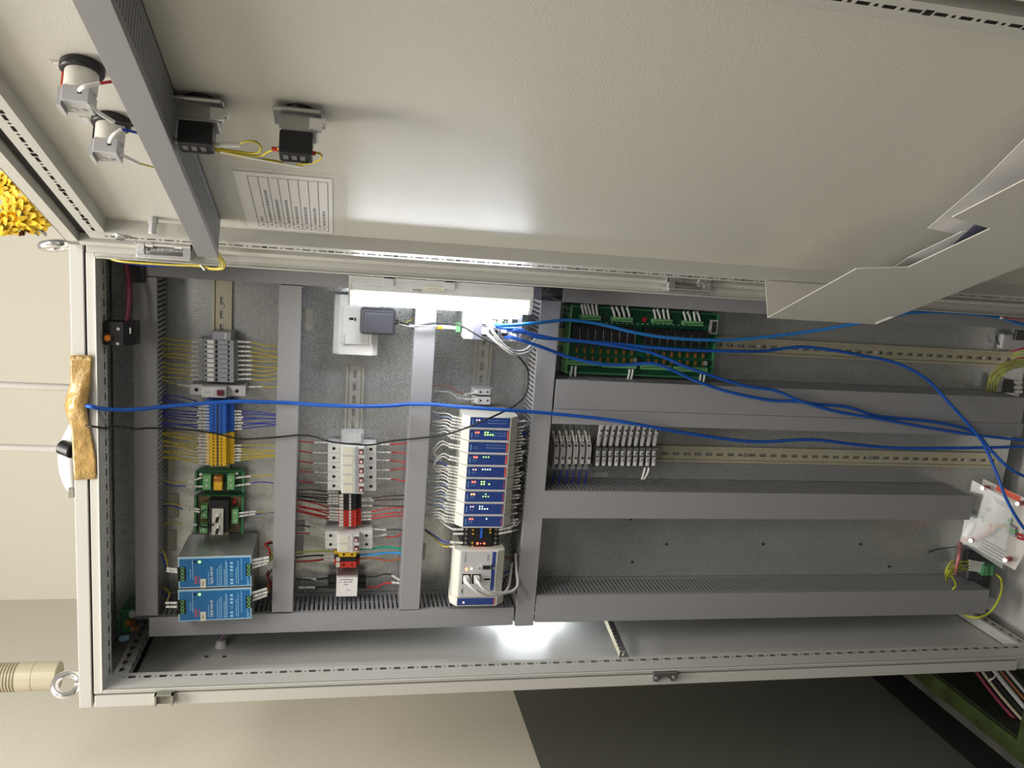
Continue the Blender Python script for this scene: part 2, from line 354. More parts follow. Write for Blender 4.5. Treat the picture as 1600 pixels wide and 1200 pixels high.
# latch keepers on the left rim
p = W(258, 1087, YF); g = G(); g.box(p.x-.013, p.x+.009, YF-.004, YF-.0005, p.z-.015, p.z+.015); g.box(p.x-.013, p.x+.009, YF-.012, YF-.004, p.z-.015, p.z-.012); g.box(p.x-.013, p.x+.009, YF-.012, YF-.004, p.z+.012, p.z+.015); g.box(p.x+.006, p.x+.009, YF-.012, YF-.004, p.z-.015, p.z+.015)
g.obj('latch_keeper', 'leafgrey', cab)
p = W(1037, 1054, YF)
g = G(); pts = [(-.024, .008), (.024, .008), (.024, -.008), (.014, -.010), (.010, -.004), (0, .0005), (-.010, -.004), (-.014, -.010), (-.024, -.008)]
g.prism([(p.x+b, p.z+a) for a, b in pts], 'y', YF-.009, YF-.0005)
k_ = g.obj('latch_keeper', 'steel', cab)
for d in (-.018, .018): G().cyl((p.x-.002, YF-.009, p.z+d), (p.x-.002, YF-.011, p.z+d), .0035, 10).obj('screw', 'chrome', k_)

# ------------------------------------------------------------------ door
DZ0, DZ1, DW = ZF-1.70, ZF+.2025, .800
door = G(DP).box(0, DW, -.0015, 0, DZ0, DZ1).obj('door', 'paint', cab)
g = G(DP)
g.box(0, .0015, 0, .022, DZ0, DZ1); g.box(DW-.0015, DW, 0, .022, DZ0, DZ1); g.box(0, DW, 0, .022, DZ1-.0015, DZ1); g.box(0, DW, 0, .022, DZ0, DZ0+.0015)
g.box(0, .016, .020, .022, DZ0, DZ1); g.box(DW-.016, DW, .020, .022, DZ0, DZ1); g.box(0, DW, .020, .022, DZ1-.016, DZ1); g.box(0, DW, .020, .022, DZ0, DZ0+.016)
g.box(.016, .0175, .004, .022, DZ0, DZ1-.016); g.box(0, DW, .004, .022, DZ1-.0175, DZ1-.016)
g.obj('door_rim', 'paint', door)
g = G(DP); g.box(.022, .030, 0, .010, DZ0, DZ1-.02); g.box(.022, DW-.02, 0, .010, DZ1-.030, DZ1-.022)
g.obj('door_gasket', 'rubber_and_gap_shade', door)
R0, R1, RH = .0345, .0615, .0215         # tubular perforated frame on the door: from edge, to edge, height
RZ0, RZ1 = DZ0+.066, DZ1-.066
def dslots(a0, a1, b0):
    h = []; a = a0+.004; i = 0
    while a+.024 < a1:
        h.append((a, a+.0125, b0-.0022, b0+.0022)); 
        w, q = ((.0042, .0036) if i % 4 == 1 else (.0018, .0018))
        h.append((a+.01875-w, a+.01875+w, b0-q, b0+q)); a += .025; i += 1
    return h
bm = (R0+R1)/2-.002
def drail(P1, P2, a0, a1, b0, b1, bc):
    g = perf(G(), P1, a0, a1, b0, b1, dslots(a0, a1, bc))
    g.quad(P2(a0, b0, 0), P2(a1, b0, 0), P2(a1, b0, RH), P2(a0, b0, RH)); g.quad(P2(a0, b1, RH), P2(a1, b1, RH), P2(a1, b1, 0), P2(a0, b1, 0))
    g.quad(P2(a0, b0, .0006), P2(a1, b0, .0006), P2(a1, b1, .0006), P2(a0, b1, .0006))
    g.quad(P2(a0, b0, 0), P2(a0, b1, 0), P2(a0, b1, RH), P2(a0, b0, RH)); g.quad(P2(a1, b0, 0), P2(a1, b1, 0), P2(a1, b1, RH), P2(a1, b0, RH))
    return g.obj('door_rail', 'frame', door)
drail(lambda a, b: DP(b, RH, a), lambda a, b, h: DP(b, h, a), RZ0, RZ1+.027, R0, R1, bm)
drail(lambda a, b: DP(b, RH, a), lambda a, b, h: DP(b, h, a), RZ0, RZ1+.027, DW-R1, DW-R0, DW-bm)
drail(lambda a, b: DP(a, RH, b), lambda a, b, h: DP(a, h, b), R1+.001, DW-R1-.001, RZ1, RZ1+.027, RZ1+.0135)
drail(lambda a, b: DP(a, RH, b), lambda a, b, h: DP(a, h, b), R1+.001, DW-R1-.001, RZ0-.027, RZ0, RZ0-.0135)
# hinges (chrome), near the top and lower down
def hinge(x0, x1, yc):
    z1 = W(x0, yc, -.225).z; z0 = W(x1, yc, -.225).z; c = W((x0+x1)/2, yc, -.225); L = z1-z0
    h = G().cyl((c.x, c.y, z0), (c.x, c.y, z1), .0062, 14).obj('hinge', 'chrome', cab)
    for a, b in ((0, .14), (.16, .30), (.70, .84), (.86, 1)): G().cyl((c.x, c.y, z0+a*L), (c.x, c.y, z0+b*L), .0085, 16).obj('hinge_knuckle', 'chrome', h)
    for a, b in ((0, .14), (.86, 1)): G().box(c.x-.020, c.x-.003, c.y-.0075, c.y+.006, z0+a*L, z0+b*L).obj('hinge_arm', 'chrome', h)
    G().box(c.x-.0235, c.x-.017, c.y-.008, c.y+.022, z0-.001, z1+.001).obj('hinge_leaf', 'chrome', h, bevel=.0015)
    G().box(c.x-.012, c.x+.012, c.y+.006, c.y+.022, z0+.16*L, z1-.16*L).obj('hinge_block', 'steel', h)
    G().cyl((c.x, c.y, z1), (c.x, c.y, z1+.004), .0025, 8).obj('hinge_pin', 'chrome', h)
hinge(215, 299, 381); hinge(1044, 1109, 436)

# ================================================================== CABLE DUCTS
HL = .0904
def duct(ax, a0, a1, c0, c1, label, h=HL, rot=0, y0=0, group='grey slotted cable ducts on the mounting plate', lida=None, parentpt=None):
    """ax 'x' runs sideways (a = X, c = Z) or 'z' upright (a = Z, c = X)"""
    am, cm = (a0+a1)/2, (c0+c1)/2
    root = thing('cable_duct', label, 'cable duct', (am, y0, cm) if ax == 'x' else (cm, y0, am), group)
    cr, sr = math.cos(rot), math.sin(rot)
    def P(a, y, c):
        da, dc = a-am, c-cm; a, c = am+da*cr-dc*sr, cm+da*sr+dc*cr
        return Vector((a, y0+y, c)) if ax == 'x' else Vector((c, y0+y, a))
    G(P).box(a0, a1, -.002, -.0005, c0+.001, c1-.001).obj('duct_base', 'duct', root)
    pitch, sl = .0088, .0034
    for e0, e1 in ((c0+.001, c0+.0026), (c1-.0026, c1-.001)):
        g = G(P); g.box(a0, a1, -.014, -.0005, e0, e1); g.box(a0, a1, -h+.004, -h+.012, e0, e1)
        n = int((a1-a0)/pitch); q = (a1-a0)/n
        for i in range(n): g.box(a0+i*q+sl/2, a0+(i+1)*q-sl/2, -h+.012, -.014, e0, e1)
        g.box(a0, a1, -.0475, -.0455, e0+.0003, e1-.0003)
        g.obj('slotted_wall', 'duct', root)
    l0, l1 = lida or (a0, a1)
    g = G(P); g.box(l0, l1, -h-.0005, -h+.0015, c0, c1); g.box(l0, l1, -h, -h+.008, c0, c0+.0012); g.box(l0, l1, -h, -h+.008, c1-.0012, c1)
    g.obj('lid', 'duct_lid', root, bevel=.0006)
    return root
d1, d2, d3, d4, w4 = ZF+.1412, ZF-.0976, ZF-.3365, ZF-.5685, .0381
duct('x', -.066, .5505, d1-w4, d1, 'topmost sideways grey slotted duct above the yellow wired terminal row')
duct('x', -.064, .5505, d2-w4, d2, 'sideways grey slotted duct between the blue power supplies and the breakers')
duct('x', -.064, .5505, d3-w4, d3, 'sideways grey slotted duct between breaker row and input output modules')
duct('x', -.1045, .5505, d4-w4, d4, 'long sideways grey duct just below the input output modules')
duct('z', ZF-.5645, ZF+.1185, -.1048, -.0667, 'upright grey duct at the left edge beside the power supplies', rot=-.0085)
duct('z', ZF-.5675, ZF+.150, .5520, .592, 'upright grey duct at the right edge behind the lit lamp')
duct('z', ZF-1.66, ZF-.6085, .5500, .592, 'upright grey duct at the lower right edge above the green relay board')
duct('z', ZF-1.665, ZF-.610, .3453, .4025, 'wide upright grey duct below the green relay board')
duct('z', ZF-1.672, ZF-.609, .3153, .3448, 'narrow upright grey duct closed against the wide one')
duct('z', ZF-1.580, ZF-.6055, .1236, .1803, 'short upright grey duct below the lever fuse terminals')
duct('z', ZF-1.667, ZF-.6085, -.0995, -.0413, 'longest lower upright grey duct next to the left side panel', rot=.004)
duct('x', .098, .735, 0, .028, 'narrow grey slotted duct mounted across the inside of the door', h=.060, group='') if False else None
# duct on the door
root = thing('cable_duct', 'narrow grey slotted duct mounted across the inside of the door', 'cable duct', DP(.4, 0, ZF-.014))
za, zc = ZF-.0285, ZF+.0005
G(DP).box(.096, .732, .0003, .002, za+.001, zc-.001).obj('duct_base', 'duct', root)
for e0, e1 in ((za+.001, za+.0026), (zc-.0026, zc-.001)):
    g = G(DP); g.box(.096, .732, .0003, .012, e0, e1); g.box(.096, .732, .050, .059, e0, e1); n = 72; q = (.732-.096)/n
    for i in range(n): g.box(.096+i*q+.0017, .096+(i+1)*q-.0017, .012, .050, e0, e1)
    g.obj('slotted_wall', 'duct', root)
g = G(DP); g.box(.096, .732, .0585, .0605, za, zc); g.box(.096, .732, .052, .060, za, za+.0012); g.box(.096, .732, .052, .060, zc-.0012, zc)
g.obj('lid', 'duct_lid', root, bevel=.0006)

# ================================================================== DIN RAILS
def rail(ax, a0, a1, c, label, mt='rail', screws=()):
    root = thing('mounting_rail', label, 'mounting rail', (( (a0+a1)/2, 0, c) if ax == 'x' else (c, 0, (a0+a1)/2)), 'slotted mounting rails')
    P = (lambda a, y, b: Vector((a, y, c+b))) if ax == 'x' else (lambda a, y, b: Vector((c+b, y, a)))
    hs = []; a = a0+.006; yw = -.0045
    while a+.02 < a1: hs.append((a, a+.015, -.0032, .0032)); a += .0252
    g = perf(G(), lambda a, b: P(a, yw, b), a0, a1, -.0118, .0118, hs)
    for s_ in (-1, 1):
        g.quad(P(a0, -.0002, s_*.0118), P(a1, -.0002, s_*.0118), P(a1, -.0078, s_*.0130), P(a0, -.0078, s_*.0130))
        b0, b1 = sorted((s_*.0125, s_*.0175)); g2 = G(P); g2.box(a0, a1, -.0082, -.0070, b0, b1); g.add(g2.v, g2.f)
    for e in (a0, a1): g.quad(P(e, -.0002, -.0118), P(e, yw, -.0118), P(e, yw, .0118), P(e, -.0002, .0118))
    g.obj('rail_profile', mt, root)
    for t in screws:
        p = P(t, yw, 0); G().cyl(p, p+Vector((0, -.003, 0)), .0042, 12).obj('rail_screw', 'chrome', root)
    return root
rail('x', -.06, .545, ZF+.0094, 'upper slotted rail carrying grey terminals and blue power supplies', 'zinc', (W(347, 478, 0).x,))
rail('x', -.06, W(555, 571, 0).x, ZF-.2349, 'middle slotted rail carrying the circuit breakers', 'rail', (W(555, 597, 0).x,))
rail('x', -.06, .535, ZF-.480, 'lower slotted rail carrying the network switch and blue modules', 'rail')
pz = [W(x, 545, 0).z for x in (1186, 1370, 1540)]
rail('z', W(1582, 550, 0).z, ZF-.62, W(1300, 547, 0).x, 'long upright slotted rail running down from the green relay board', 'zinc', pz)
rail('z', W(1556, 715, 0).z, ZF-.61, W(1300, 713, 0).x, 'long upright slotted rail holding the lever fuse terminals', 'zinc', [W(x, 715, 0).z for x in (1160, 1354, 1506)])

# ================================================================== CABINET LAMP
LX0, LX1, LZ0, LZ1 = .532, .5795, ZF-.535, ZF-.2155
tilt = .004
lamp = thing('cabinet_lamp', 'glowing white tube lamp fixed along the right edge of the cabinet', 'lamp', (.56, -.16, (LZ0+LZ1)/2))
G().prism([(.5555, -.1655), (.5795, -.1655), (.5795, -.125), (.536, -.125), (.534, -.150)], 'z', LZ0, LZ1).obj('housing', 'lamp_body', lamp, bevel=.001)
n = 12; arc = [(.5555-.0115-.0125*math.cos(math.pi*(i/n)-math.pi/2)*1.15, -.1475+.0165*math.sin(-math.pi*(i/n)+math.pi/2)) for i in range(n+1)]
G().prism([(.5553, -.1640), (.546, -.1640), (.537, -.1615), (.531, -.156), (.5285, -.147), (.530, -.136), (.5345, -.130), (.5548, -.1300)], 'z', LZ0+.006, LZ1-.004).obj('diffuser', 'lamp', lamp)
for za_, zb_ in ((LZ1-.004, LZ1), (LZ0, LZ0+.006)):
    G().prism([(.5795, -.1645), (.5545, -.1665), (.543, -.1680), (.530, -.158), (.5275, -.147), (.530, -.128), (.5795, -.124)], 'z', za_, zb_).obj('end_cap', 'lamp_body', lamp)
for x0, x1 in ((600, 615), (695, 711)):
    z1 = W(x0, 438, -.165).z; z0 = W(x1, 438, -.165).z
    g = G(); g.box(.5655, .5800, -.1675, -.1653, z0, z1); g.box(.5780, .5800, -.1675, -.128, z0, z1); g.obj('mounting_clip', 'lgrey', lamp)
g = G(); g.box(.5725, .5735, -.1662, -.1655, LZ0, LZ1); g.box(.5690, .5695, -.1662, -.1655, LZ0, LZ1); g.obj('housing_rib', 'lgrey', lamp)
ly = -.1657
def lt(s, x, y, size, m='ink_grey'):
    p = W(x, y, ly); return text(s, size, (p.x, ly, p.z), (0, 0, 1), (-1, 0, 0), m, lamp)
lt('REVA.', 651, 453, .0062, 'ink'); lt('POWER LINKABLE LED LIGHT', 584, 447, .0026); lt('AC 100-240V', 626, 450, .0024)
a = W(659, 446, ly); b = W(695, 457, ly)
st = G().box(b.x, a.x, ly-.0004, ly+.0003, b.z, a.z).obj('label_sticker', 'label', lamp)
g = G(); t = .0006
g.box(b.x, a.x, ly-.0006, ly-.0004, b.z, b.z+t); g.box(b.x, a.x, ly-.0006, ly-.0004, a.z-t, a.z); g.box(b.x, b.x+t, ly-.0006, ly-.0004, b.z, a.z); g.box(a.x-t, a.x, ly-.0006, ly-.0004, b.z, a.z)
g.obj('label_border', 'ink_grey', st)
text('TUBE LIGHT 1', .0045, ((a.x+b.x)/2, ly-.0004, (a.z+b.z)/2), (0, 0, 1), (-1, 0, 0), 'ink_grey', st)

# second lamp, tucked between the plate edge and the left side panel
l2 = thing('cabinet_lamp', 'lamp tucked behind the left ducts, its glow spilling onto the side panel', 'lamp', (-.140, .07, ZF-.63))
G().box(-.136, -.126, .050, .090, ZF-.685, ZF-.575).obj('housing', 'lamp_body', l2, bevel=.001)
G().prism([(-.136, .052), (-.146, .056), (-.150, .070), (-.146, .084), (-.136, .088)], 'z', ZF-.680, ZF-.580).obj('diffuser', 'lamp', l2)
G().box(-.128, -.118, .0005, .090, ZF-.66, ZF-.60).obj('mounting_clip', 'lgrey', l2)

# ================================================================== SMALL DEVICE BUILDERS
def frontbox(name, m, root, x0, x1, y0, y1, Yf, Yb, bevel=0):
    """box whose FRONT face fills the pixel box at depth Yf"""
    a, b, c, d = span(x0, x1, y0, y1, Yf); return G().box(a, b, Yf, Yb, c, d).obj(name, m, root, bevel=bevel)
def dot(name, m, root, x, y, Y, r, h=.0006, n=10):
    p = W(x, y, Y); return G().cyl((p.x, Y+.0004, p.z), (p.x, Y-h, p.z), r, n).obj(name, m, root)
def tblock(name, y0, y1, xs, Yf, Ys, m, label, cat, group, marker=None, holes=(), hm='hole', hr=.0016, marker_m='white', extra=None):
    ym = (y0+y1)/2; x0, f0, f1, x1 = xs
    xm = (f0+f1)/2; X0, X1 = W(xm, y1, Yf).x, W(xm, y0, Yf).x
    za, zf0, zf1, zb_ = W(x0, ym, Ys).z, W(f0, ym, Yf).z, W(f1, ym, Yf).z, W(x1, ym, Ys).z
    root = thing(name, label, cat, ((X0+X1)/2, -.0082, (za+zb_)/2), group)
    gap = .0002
    G().prism([(-.0082, za-.004), (Ys, za), (Ys-.001, (za*.35+zf0*.65)), (Yf, zf0), (Yf, zf1), (Ys-.001, (zb_*.35+zf1*.65)), (Ys, zb_), (-.0082, zb_+.004)], 'x', X0+gap, X1-gap).obj('block_body', m, root)
    for hx in holes: dot('screw_hole', hm, root, hx, ym, Yf, min(hr, (X1-X0)*.30))
    if marker:
        mx0, mx1 = marker; z1, z0 = W(mx0, ym, Yf-.001).z, W(mx1, ym, Yf-.001).z
        G().box(X0+(X1-X0)*.14, X1-(X1-X0)*.14, Yf-.0012, Yf+.002, z0, z1).obj('marker', marker_m, root)
    if extra: extra(root, X0, X1, ym)
    return root
def sleeve_marks(g, a, b, r):
    """tiny printed ring marks on a wire sleeve"""
    d = (b-a)
    for t in (.35, .55, .62): g.cyl(a+d*t, a+d*(t+.035), r*1.04, 8)
    return g
def wire(label, color, pts, r=.00115, sleeve=None, group=None, cat='wire', rs=.0020, name='wire', mark=True):
    P = [p if isinstance(p, Vector) else W(*p) for p in pts]
    o = solo(G().tube(P, r, 6, 5), name, 'w_'+color if 'w_'+color in M else color, label, cat, group)
    if sleeve:
        S = [W(*p) for p in sleeve]; s_ = G().tube(S, rs, 7, 4).obj('wire_sleeve', 'sleeve', o)
        if mark and len(S) >= 2: sleeve_marks(G(), S[0], S[-1], rs).obj('sleeve_print', 'ink_grey', s_)
    return o
def wire_row(colors, xa, xs, xd, ya, yd, Y, Yd, lab, group, r=.00115, rs=.0019, bow=0, sag=None):
    n = len(ya)
    for i in range(n):
        c = colors if isinstance(colors, str) else colors[i]
        y0, y1 = ya[i], yd[i]; j = random.uniform(-1, 1); xsj = xs + random.uniform(-2, 2)*(1 if xs > xa else -1)
        sy = y0+(y1-y0)*.12
        mid = ((xsj+xd)/2, (sy+y1)/2+bow*random.uniform(-1, 1)+(sag or 0), (Y+Yd)/2-.003)
        cn = {'yellowgreen': 'yellow-green', 'lightblue': 'light blue'}.get(c, c)
        wire(lab.format(c=cn, o=ORD[i], O=ORD[n-1-i]), c, [(xsj-(2 if xsj > xa else -2), sy, Y), mid, (xd, y1, Yd)], r,
             [(xa, y0, Y), (xsj, sy, Y)], group, rs=rs)
def lin(a, b, n): return [a+(b-a)*i/(n-1) if n > 1 else a for i in range(n)]

# ================================================================== ROW 1
def end_clamp(x0, x1, y0, y1, Y, label, m='tgrey'):
    a, b, c, d = span(x0, x1, y0, y1, Y); root = thing('end_clamp', label, 'end clamp', ((a+b)/2, -.008, (c+d)/2))
    G().prism([(-.008, c+.002), (Y+.012, c), (Y, c+.006), (Y, d-.004), (Y+.010, d), (-.008, d-.002)], 'x', a, b).obj('clamp_body', m, root)
    for t in (.25, .5): G().cyl((b-.0008+.0006, Y+.006, c+(d-c)*(1-t*.9)), (b+.001, Y+.006, c+(d-c)*(1-t*.9)), .0018, 8).obj('clamp_screw', 'lgrey', root)
    G().box(a+.001, b-.001, Y-.0008, Y+.004, c+(d-c)*.30, c+(d-c)*.42).obj('clamp_ridge', 'lgrey', root)
end_clamp(329, 366, 519, 531, -.047, 'grey end clamp on the upper rail above the grey terminal blocks')
ys = lin(531, 597, 10)
for i in range(9):
    def ex(root, X0, X1, ym):
        z1, z0 = W(336, ym, -.048).z, W(340, ym, -.048).z
        G().box(X0+.001, X1-.001, -.0484, -.047, z0, z1).obj('test_slot', 'dgrey', root)
        G().box(X0+.0005, X1-.0005, -.0500, -.047, W(356, ym, -.048).z, W(343, ym, -.048).z).obj('lever', 'tgrey', root)
    tblock('terminal_block', ys[i], ys[i+1], (309, 319, 365, 372), -.048, -.036, 'tgrey', f'grey disconnect terminal block with white tag, {ORD[i]} below the end clamp' if False else f'grey terminal block with white tag on upper rail, {ORD[i]} from the end clamp', 'terminal block', 'grey terminal blocks on the upper rail', marker=(324, 334), holes=(321.5, 338.5, 357.5), hr=.0017, extra=ex)
yc = [(ys[i]+ys[i+1])/2 for i in range(9)]
wire_row('yellow', 312, 299, 253, yc, [528, 537, 545, 553, 557, 566, 573, 581, 589], -.034, -.045, 'yellow wire on the upper side of the grey terminals, {o} from the end clamp', 'yellow wires above grey terminals', bow=2)
wire_row('yellow', 368, 393, 434, [y-1 for y in yc], [541, 550, 557, 559, 565, 575, 577, 583, 591], -.034, -.045, 'yellow wire on the lower side of the grey terminals, {o} from the end clamp', 'yellow wires below grey terminals', bow=2, sag=1.5)
def breaker(y0, y1, xs, Yn, Ys, label, group, tag=True, grey=False, name='circuit_breaker'):
    """xs = top, nose top, nose bottom, bottom pixels"""
    ym = (y0+y1)/2; xm = (xs[0]+xs[3])/2; X0, X1 = W(xm, y1, Ys).x, W(xm, y0, Ys).x; gp = .00025
    za, n0, n1, zb_ = W(xs[0], ym, Ys).z, W(xs[1], ym, Yn).z, W(xs[2], ym, Yn).z, W(xs[3], ym, Ys).z
    root = thing(name, label, 'circuit breaker', ((X0+X1)/2, -.008, (za+zb_)/2), group)
    G().prism([(-.008, za), (Ys, za), (Ys, n0), (Yn, n0-.001), (Yn, n1+.001), (Ys, n1), (Ys, zb_), (-.008, zb_)], 'x', X0+gp, X1-gp).obj('breaker_body', 'white', root, bevel=.0004)
    xc = (X0+X1)/2; w = X1-X0; L = n0-n1
    for z in ((za+n0)/2+.001, (zb_+n1)/2-.001): G().cyl((xc, Ys+.0005, z), (xc, Ys-.0004, z), .0030, 14).obj('screw_hole', 'hole', root)
    G().box(X0+.0014, X1-.0010, Yn-.0012, Yn+.001, n1+L*.42, n0-L*.06).obj('label_window', 'clear', root)
    G().box(X0+.0034, X1-.0014, Yn-.0016, Yn-.0011, n1+L*.50, n0-L*.12).obj('label_card', 'label', root)
    G().box(X0+.0001, X1-.0001, Yn-.0010, Yn+.001, n1+L*.30, n1+L*.41).obj('grey_band', 'tgrey' if not grey else 'lgrey', root)
    t = G().box(X0+.003, X1-.003, Yn-.0005, Yn+.001, n1+L*.045, n1+L*.27).obj('toggle_well', 'ink_grey', root)
    G().box(X0+.0045, X1-.0045, Yn-.006, Yn, n1+L*.07, n1+L*.24).obj('toggle', 'toggle', t, bevel=.0006)
    G().box(X0+.0065, X1-.0065, Yn-.0063, Yn-.006, n1+L*.10, n1+L*.21).obj('toggle_mark', 'pink_mark', t)
    g = G(); z = (za+n0)/2-.001
    for q in (0, .0035): g.box(xc-.003, xc+.001, Ys-.0002, Ys+.0002, n0+.002+q, n0+.0028+q); g.box(xc-.002, xc+.002, Ys-.0002, Ys+.0002, n1-.006-q, n1-.0052-q)
    g.obj('printed_marks', 'ink_grey', root)
    return root
M['pink_mark'] = mat('toggle_print', (.62, .45, .45), .5, bump=(300, .05))
# wide fuse carrier between grey and blue terminals
a, b, c, d = span(297, 384, 602, 618, -.046)
fh = thing('fuse_carrier', 'white single breaker with dark toggle between grey and blue terminals', 'circuit breaker', ((a+b)/2, -.008, (c+d)/2))
n0, n1 = W(314, 610, -.064).z, W(354, 610, -.064).z
G().prism([(-.008, d), (-.046, d), (-.046, n0), (-.064, n0-.001), (-.064, n1+.001), (-.046, n1), (-.046, c), (-.008, c)], 'x', a, b).obj('breaker_body', 'lgrey', fh, bevel=.0005)
for z in ((d+n0)/2, (c+n1)/2): G().cyl(((a+b)/2, -.0455, z), ((a+b)/2, -.0466, z), .0034, 14).obj('screw_hole', 'hole', fh)
L = n0-n1
lw = G().box(a+.002, b-.002, -.0652, -.063, n1+L*.48, n0-L*.04).obj('label_window', 'clear', fh)
text('CB-3B', .0052, ((a+b)/2+.003, -.0656, n1+L*.72), FR, FU, 'ink_grey', lw) if False else text('CB-3', .005, ((a+b)/2, -.0656, n1+L*.72), FU, -FR, 'ink_grey', lw)
t_ = G().box(a+.003, b-.003, -.0645, -.063, n1+L*.08, n1+L*.40).obj('toggle_well', 'ink_grey', fh)
G().box(a+.005, b-.005, -.070, -.0642, n1+L*.12, n1+L*.36).obj('toggle', 'toggle', t_, bevel=.0006)
wire('yellow wire with white sleeve entering the top of the single white breaker', 'yellow', [(280, 602, -.03), (262, 596, -.04), (252, 592, -.045)], sleeve=[(300, 604, -.03), (276, 600, -.03)])
wire('yellow wire with white sleeve leaving the bottom of the single white breaker', 'yellow', [(408, 604, -.03), (420, 605, -.04), (434, 605, -.045)], sleeve=[(384, 605, -.03), (411, 604, -.03)])
# blue and yellow terminals
def colour_terms(n, y0, y1, m, cname, group, wing, hm='hole'):
    ys = lin(y0, y1, n+1)
    for i in range(n):
        def ex(root, X0, X1, ym):
            G().box(X0+.0006, X1-.0006, -.0466, -.044, W(341.5, ym, -.046).z, W(338.5, ym, -.046).z).obj('bridge_slot', 'dgrey', root)
        tblock('terminal_block', ys[i], ys[i+1], (322, 328, 353, 366), -.046, -.030, m, f'{cname} terminal block on the upper rail, {ORD[i]} of its colour from the grey blocks', 'terminal block', group, holes=(333.5, 346), hr=.0016, hm=hm, extra=ex)
    return [(ys[i]+ys[i+1])/2 for i in range(n)]
M['blue_hole'] = mat('blue_hole', (.004, .02, .10), .6, bump=(300, .05)); M['yel_hole'] = mat('yellow_hole', (.10, .055, .004), .6, bump=(300, .05))
bc = colour_terms(10, 627, 677, 'blue_t', 'blue', 'blue terminal blocks', None, 'blue_hole')
ycs = colour_terms(10, 677.6, 728, 'yellow_t', 'yellow', 'yellow terminal blocks', None, 'yel_hole')
wire_row('blue', 327, 309, 252, bc, [617, 622, 625, 640, 645, 647, 650, 660, 662, 664], -.030, -.045, 'blue wire on the upper side of the blue terminals, {o} from the grey blocks', 'blue wires above blue terminals', bow=2.5)
wire_row('blue', 358, 379, 431, [642, 647, 652, 656, 661, 666, 671], [648, 650, 654, 655, 659, 663, 665], -.028, -.045, 'blue wire on the lower side of the blue terminals, {o} from the grey blocks', 'blue wires below blue terminals', bow=2, sag=-1)
wire_row('yellow', 327, 309, 250, ycs, [676, 677, 678, 687, 688, 696, 705, 706, 714, 715], -.030, -.045, 'yellow wire on the upper side of the yellow terminals, {o} from the blue blocks', 'yellow wires above yellow terminals', bow=2.5)
wire_row('yellow', 358, 377, 430, [696, 701, 705, 710, 715, 720], [696, 704, 704, 711, 712, 713], -.028, -.045, 'yellow wire on the lower side of the yellow terminals, {o} from the blue blocks', 'yellow wires below yellow terminals', bow=2, sag=1)
# green filter module
a, b, c, d = span(305, 382, 737, 768, -.036)
fm = thing('filter_module', 'small green rail module with a copper wound coil below yellow terminals', 'circuit module', ((a+b)/2, -.008, (c+d)/2))
G().prism([(-.008, d-.006), (-.030, d), (-.040, d), (-.040, d-.004), (-.032, d-.005), (-.032, c+.005), (-.040, c+.004), (-.040, c), (-.030, c), (-.008, c+.006)], 'x', a, b).obj('carrier', 'green_d', fm)
G().box(a+.001, b-.001, -.0345, -.0325, c+.005, d-.005).obj('circuit_board', 'pcb', fm)
for x0, x1 in ((317, 329), (355, 366)):
    k = frontbox('screw_terminal', 'green_c', fm, x0, x1, 743, 765, -.050, -.0345)
    for yy in (750, 759): dot('terminal_screw', 'alu', k, (x0+x1)/2, yy, -.050, .0022)
cb = frontbox('coil', 'copper', fm, 333, 348, 745, 767, -.056, -.0345, bevel=.003)
frontbox('coil_tape', 'gold', cb, 333.5, 347.5, 753, 766.5, -.0575, -.050, bevel=.002)
for xx, yy in ((314, 741), (370, 740)): dot('mounting_screw', 'chrome', fm, xx, yy, -.0345, .0032, .002)
for i, (cl, p, s_) in enumerate((('yellow', [(292, 753, -.04), (272, 754, -.042), (251, 750, -.045)], [(316, 746, -.042), (294, 753, -.04)]), ('blue', [(291, 759, -.04), (270, 759, -.042), (251, 752, -.045)], [(317, 760, -.042), (292, 760, -.04)]),
        ('yellow', [(391, 743, -.04), (410, 743, -.042), (428, 742, -.045)], [(367, 747, -.042), (392, 744, -.04)]), ('blue', [(391, 755, -.04), (410, 753, -.042), (428, 755, -.045)], [(367, 759, -.042), (392, 756, -.04)]))):
    wire(f"{cl} wire on the {'upper' if i < 2 else 'lower'} side of the coil module", cl, p, sleeve=s_)
# larger green board with black heat sink
a, b, c, d = span(304, 381, 775, 832, -.036)
bm_ = thing('regulator_module', 'green rail board with black heat sink and aluminium bracket', 'circuit module', ((a+b)/2, -.008, (c+d)/2))
G().prism([(-.008, d-.006), (-.030, d), (-.042, d), (-.042, d-.004), (-.032, d-.006), (-.032, c+.006), (-.042, c+.004), (-.042, c), (-.030, c), (-.008, c+.006)], 'x', a, b).obj('carrier', 'green_d', bm_)
G().box(a+.001, b-.001, -.0345, -.0325, c+.006, d-.006).obj('circuit_board', 'pcb_brown', bm_)
hsk = frontbox('heat_sink', 'black', bm_, 326, 357, 782, 832, -.058, -.0345)
g = G(); q = span(327, 356, 784, 792, -.058)
for i in range(5): zz = q[0]+(q[1]-q[0])*i/4; g.box(zz-.0004, zz+.0004, -.0595, -.058, q[2], q[3])
g.obj('heat_sink_fin', 'dgrey', hsk)
br = frontbox('bracket', 'alu', bm_, 331, 349, 795, 836, -.066, -.060, bevel=.0005)
for yy in (807, 825):
    p = W(341, yy, -.066); G().cyl((p.x, -.066, p.z), (p.x, -.074, p.z), .0036, 12).obj('bolt', 'chrome', br)
    e = W(336, yy+8, -.08); G().cyl((p.x, -.073, p.z), (e.x, -.083, e.z-.003), .0028, 10).obj('bolt_boot', 'black', br)
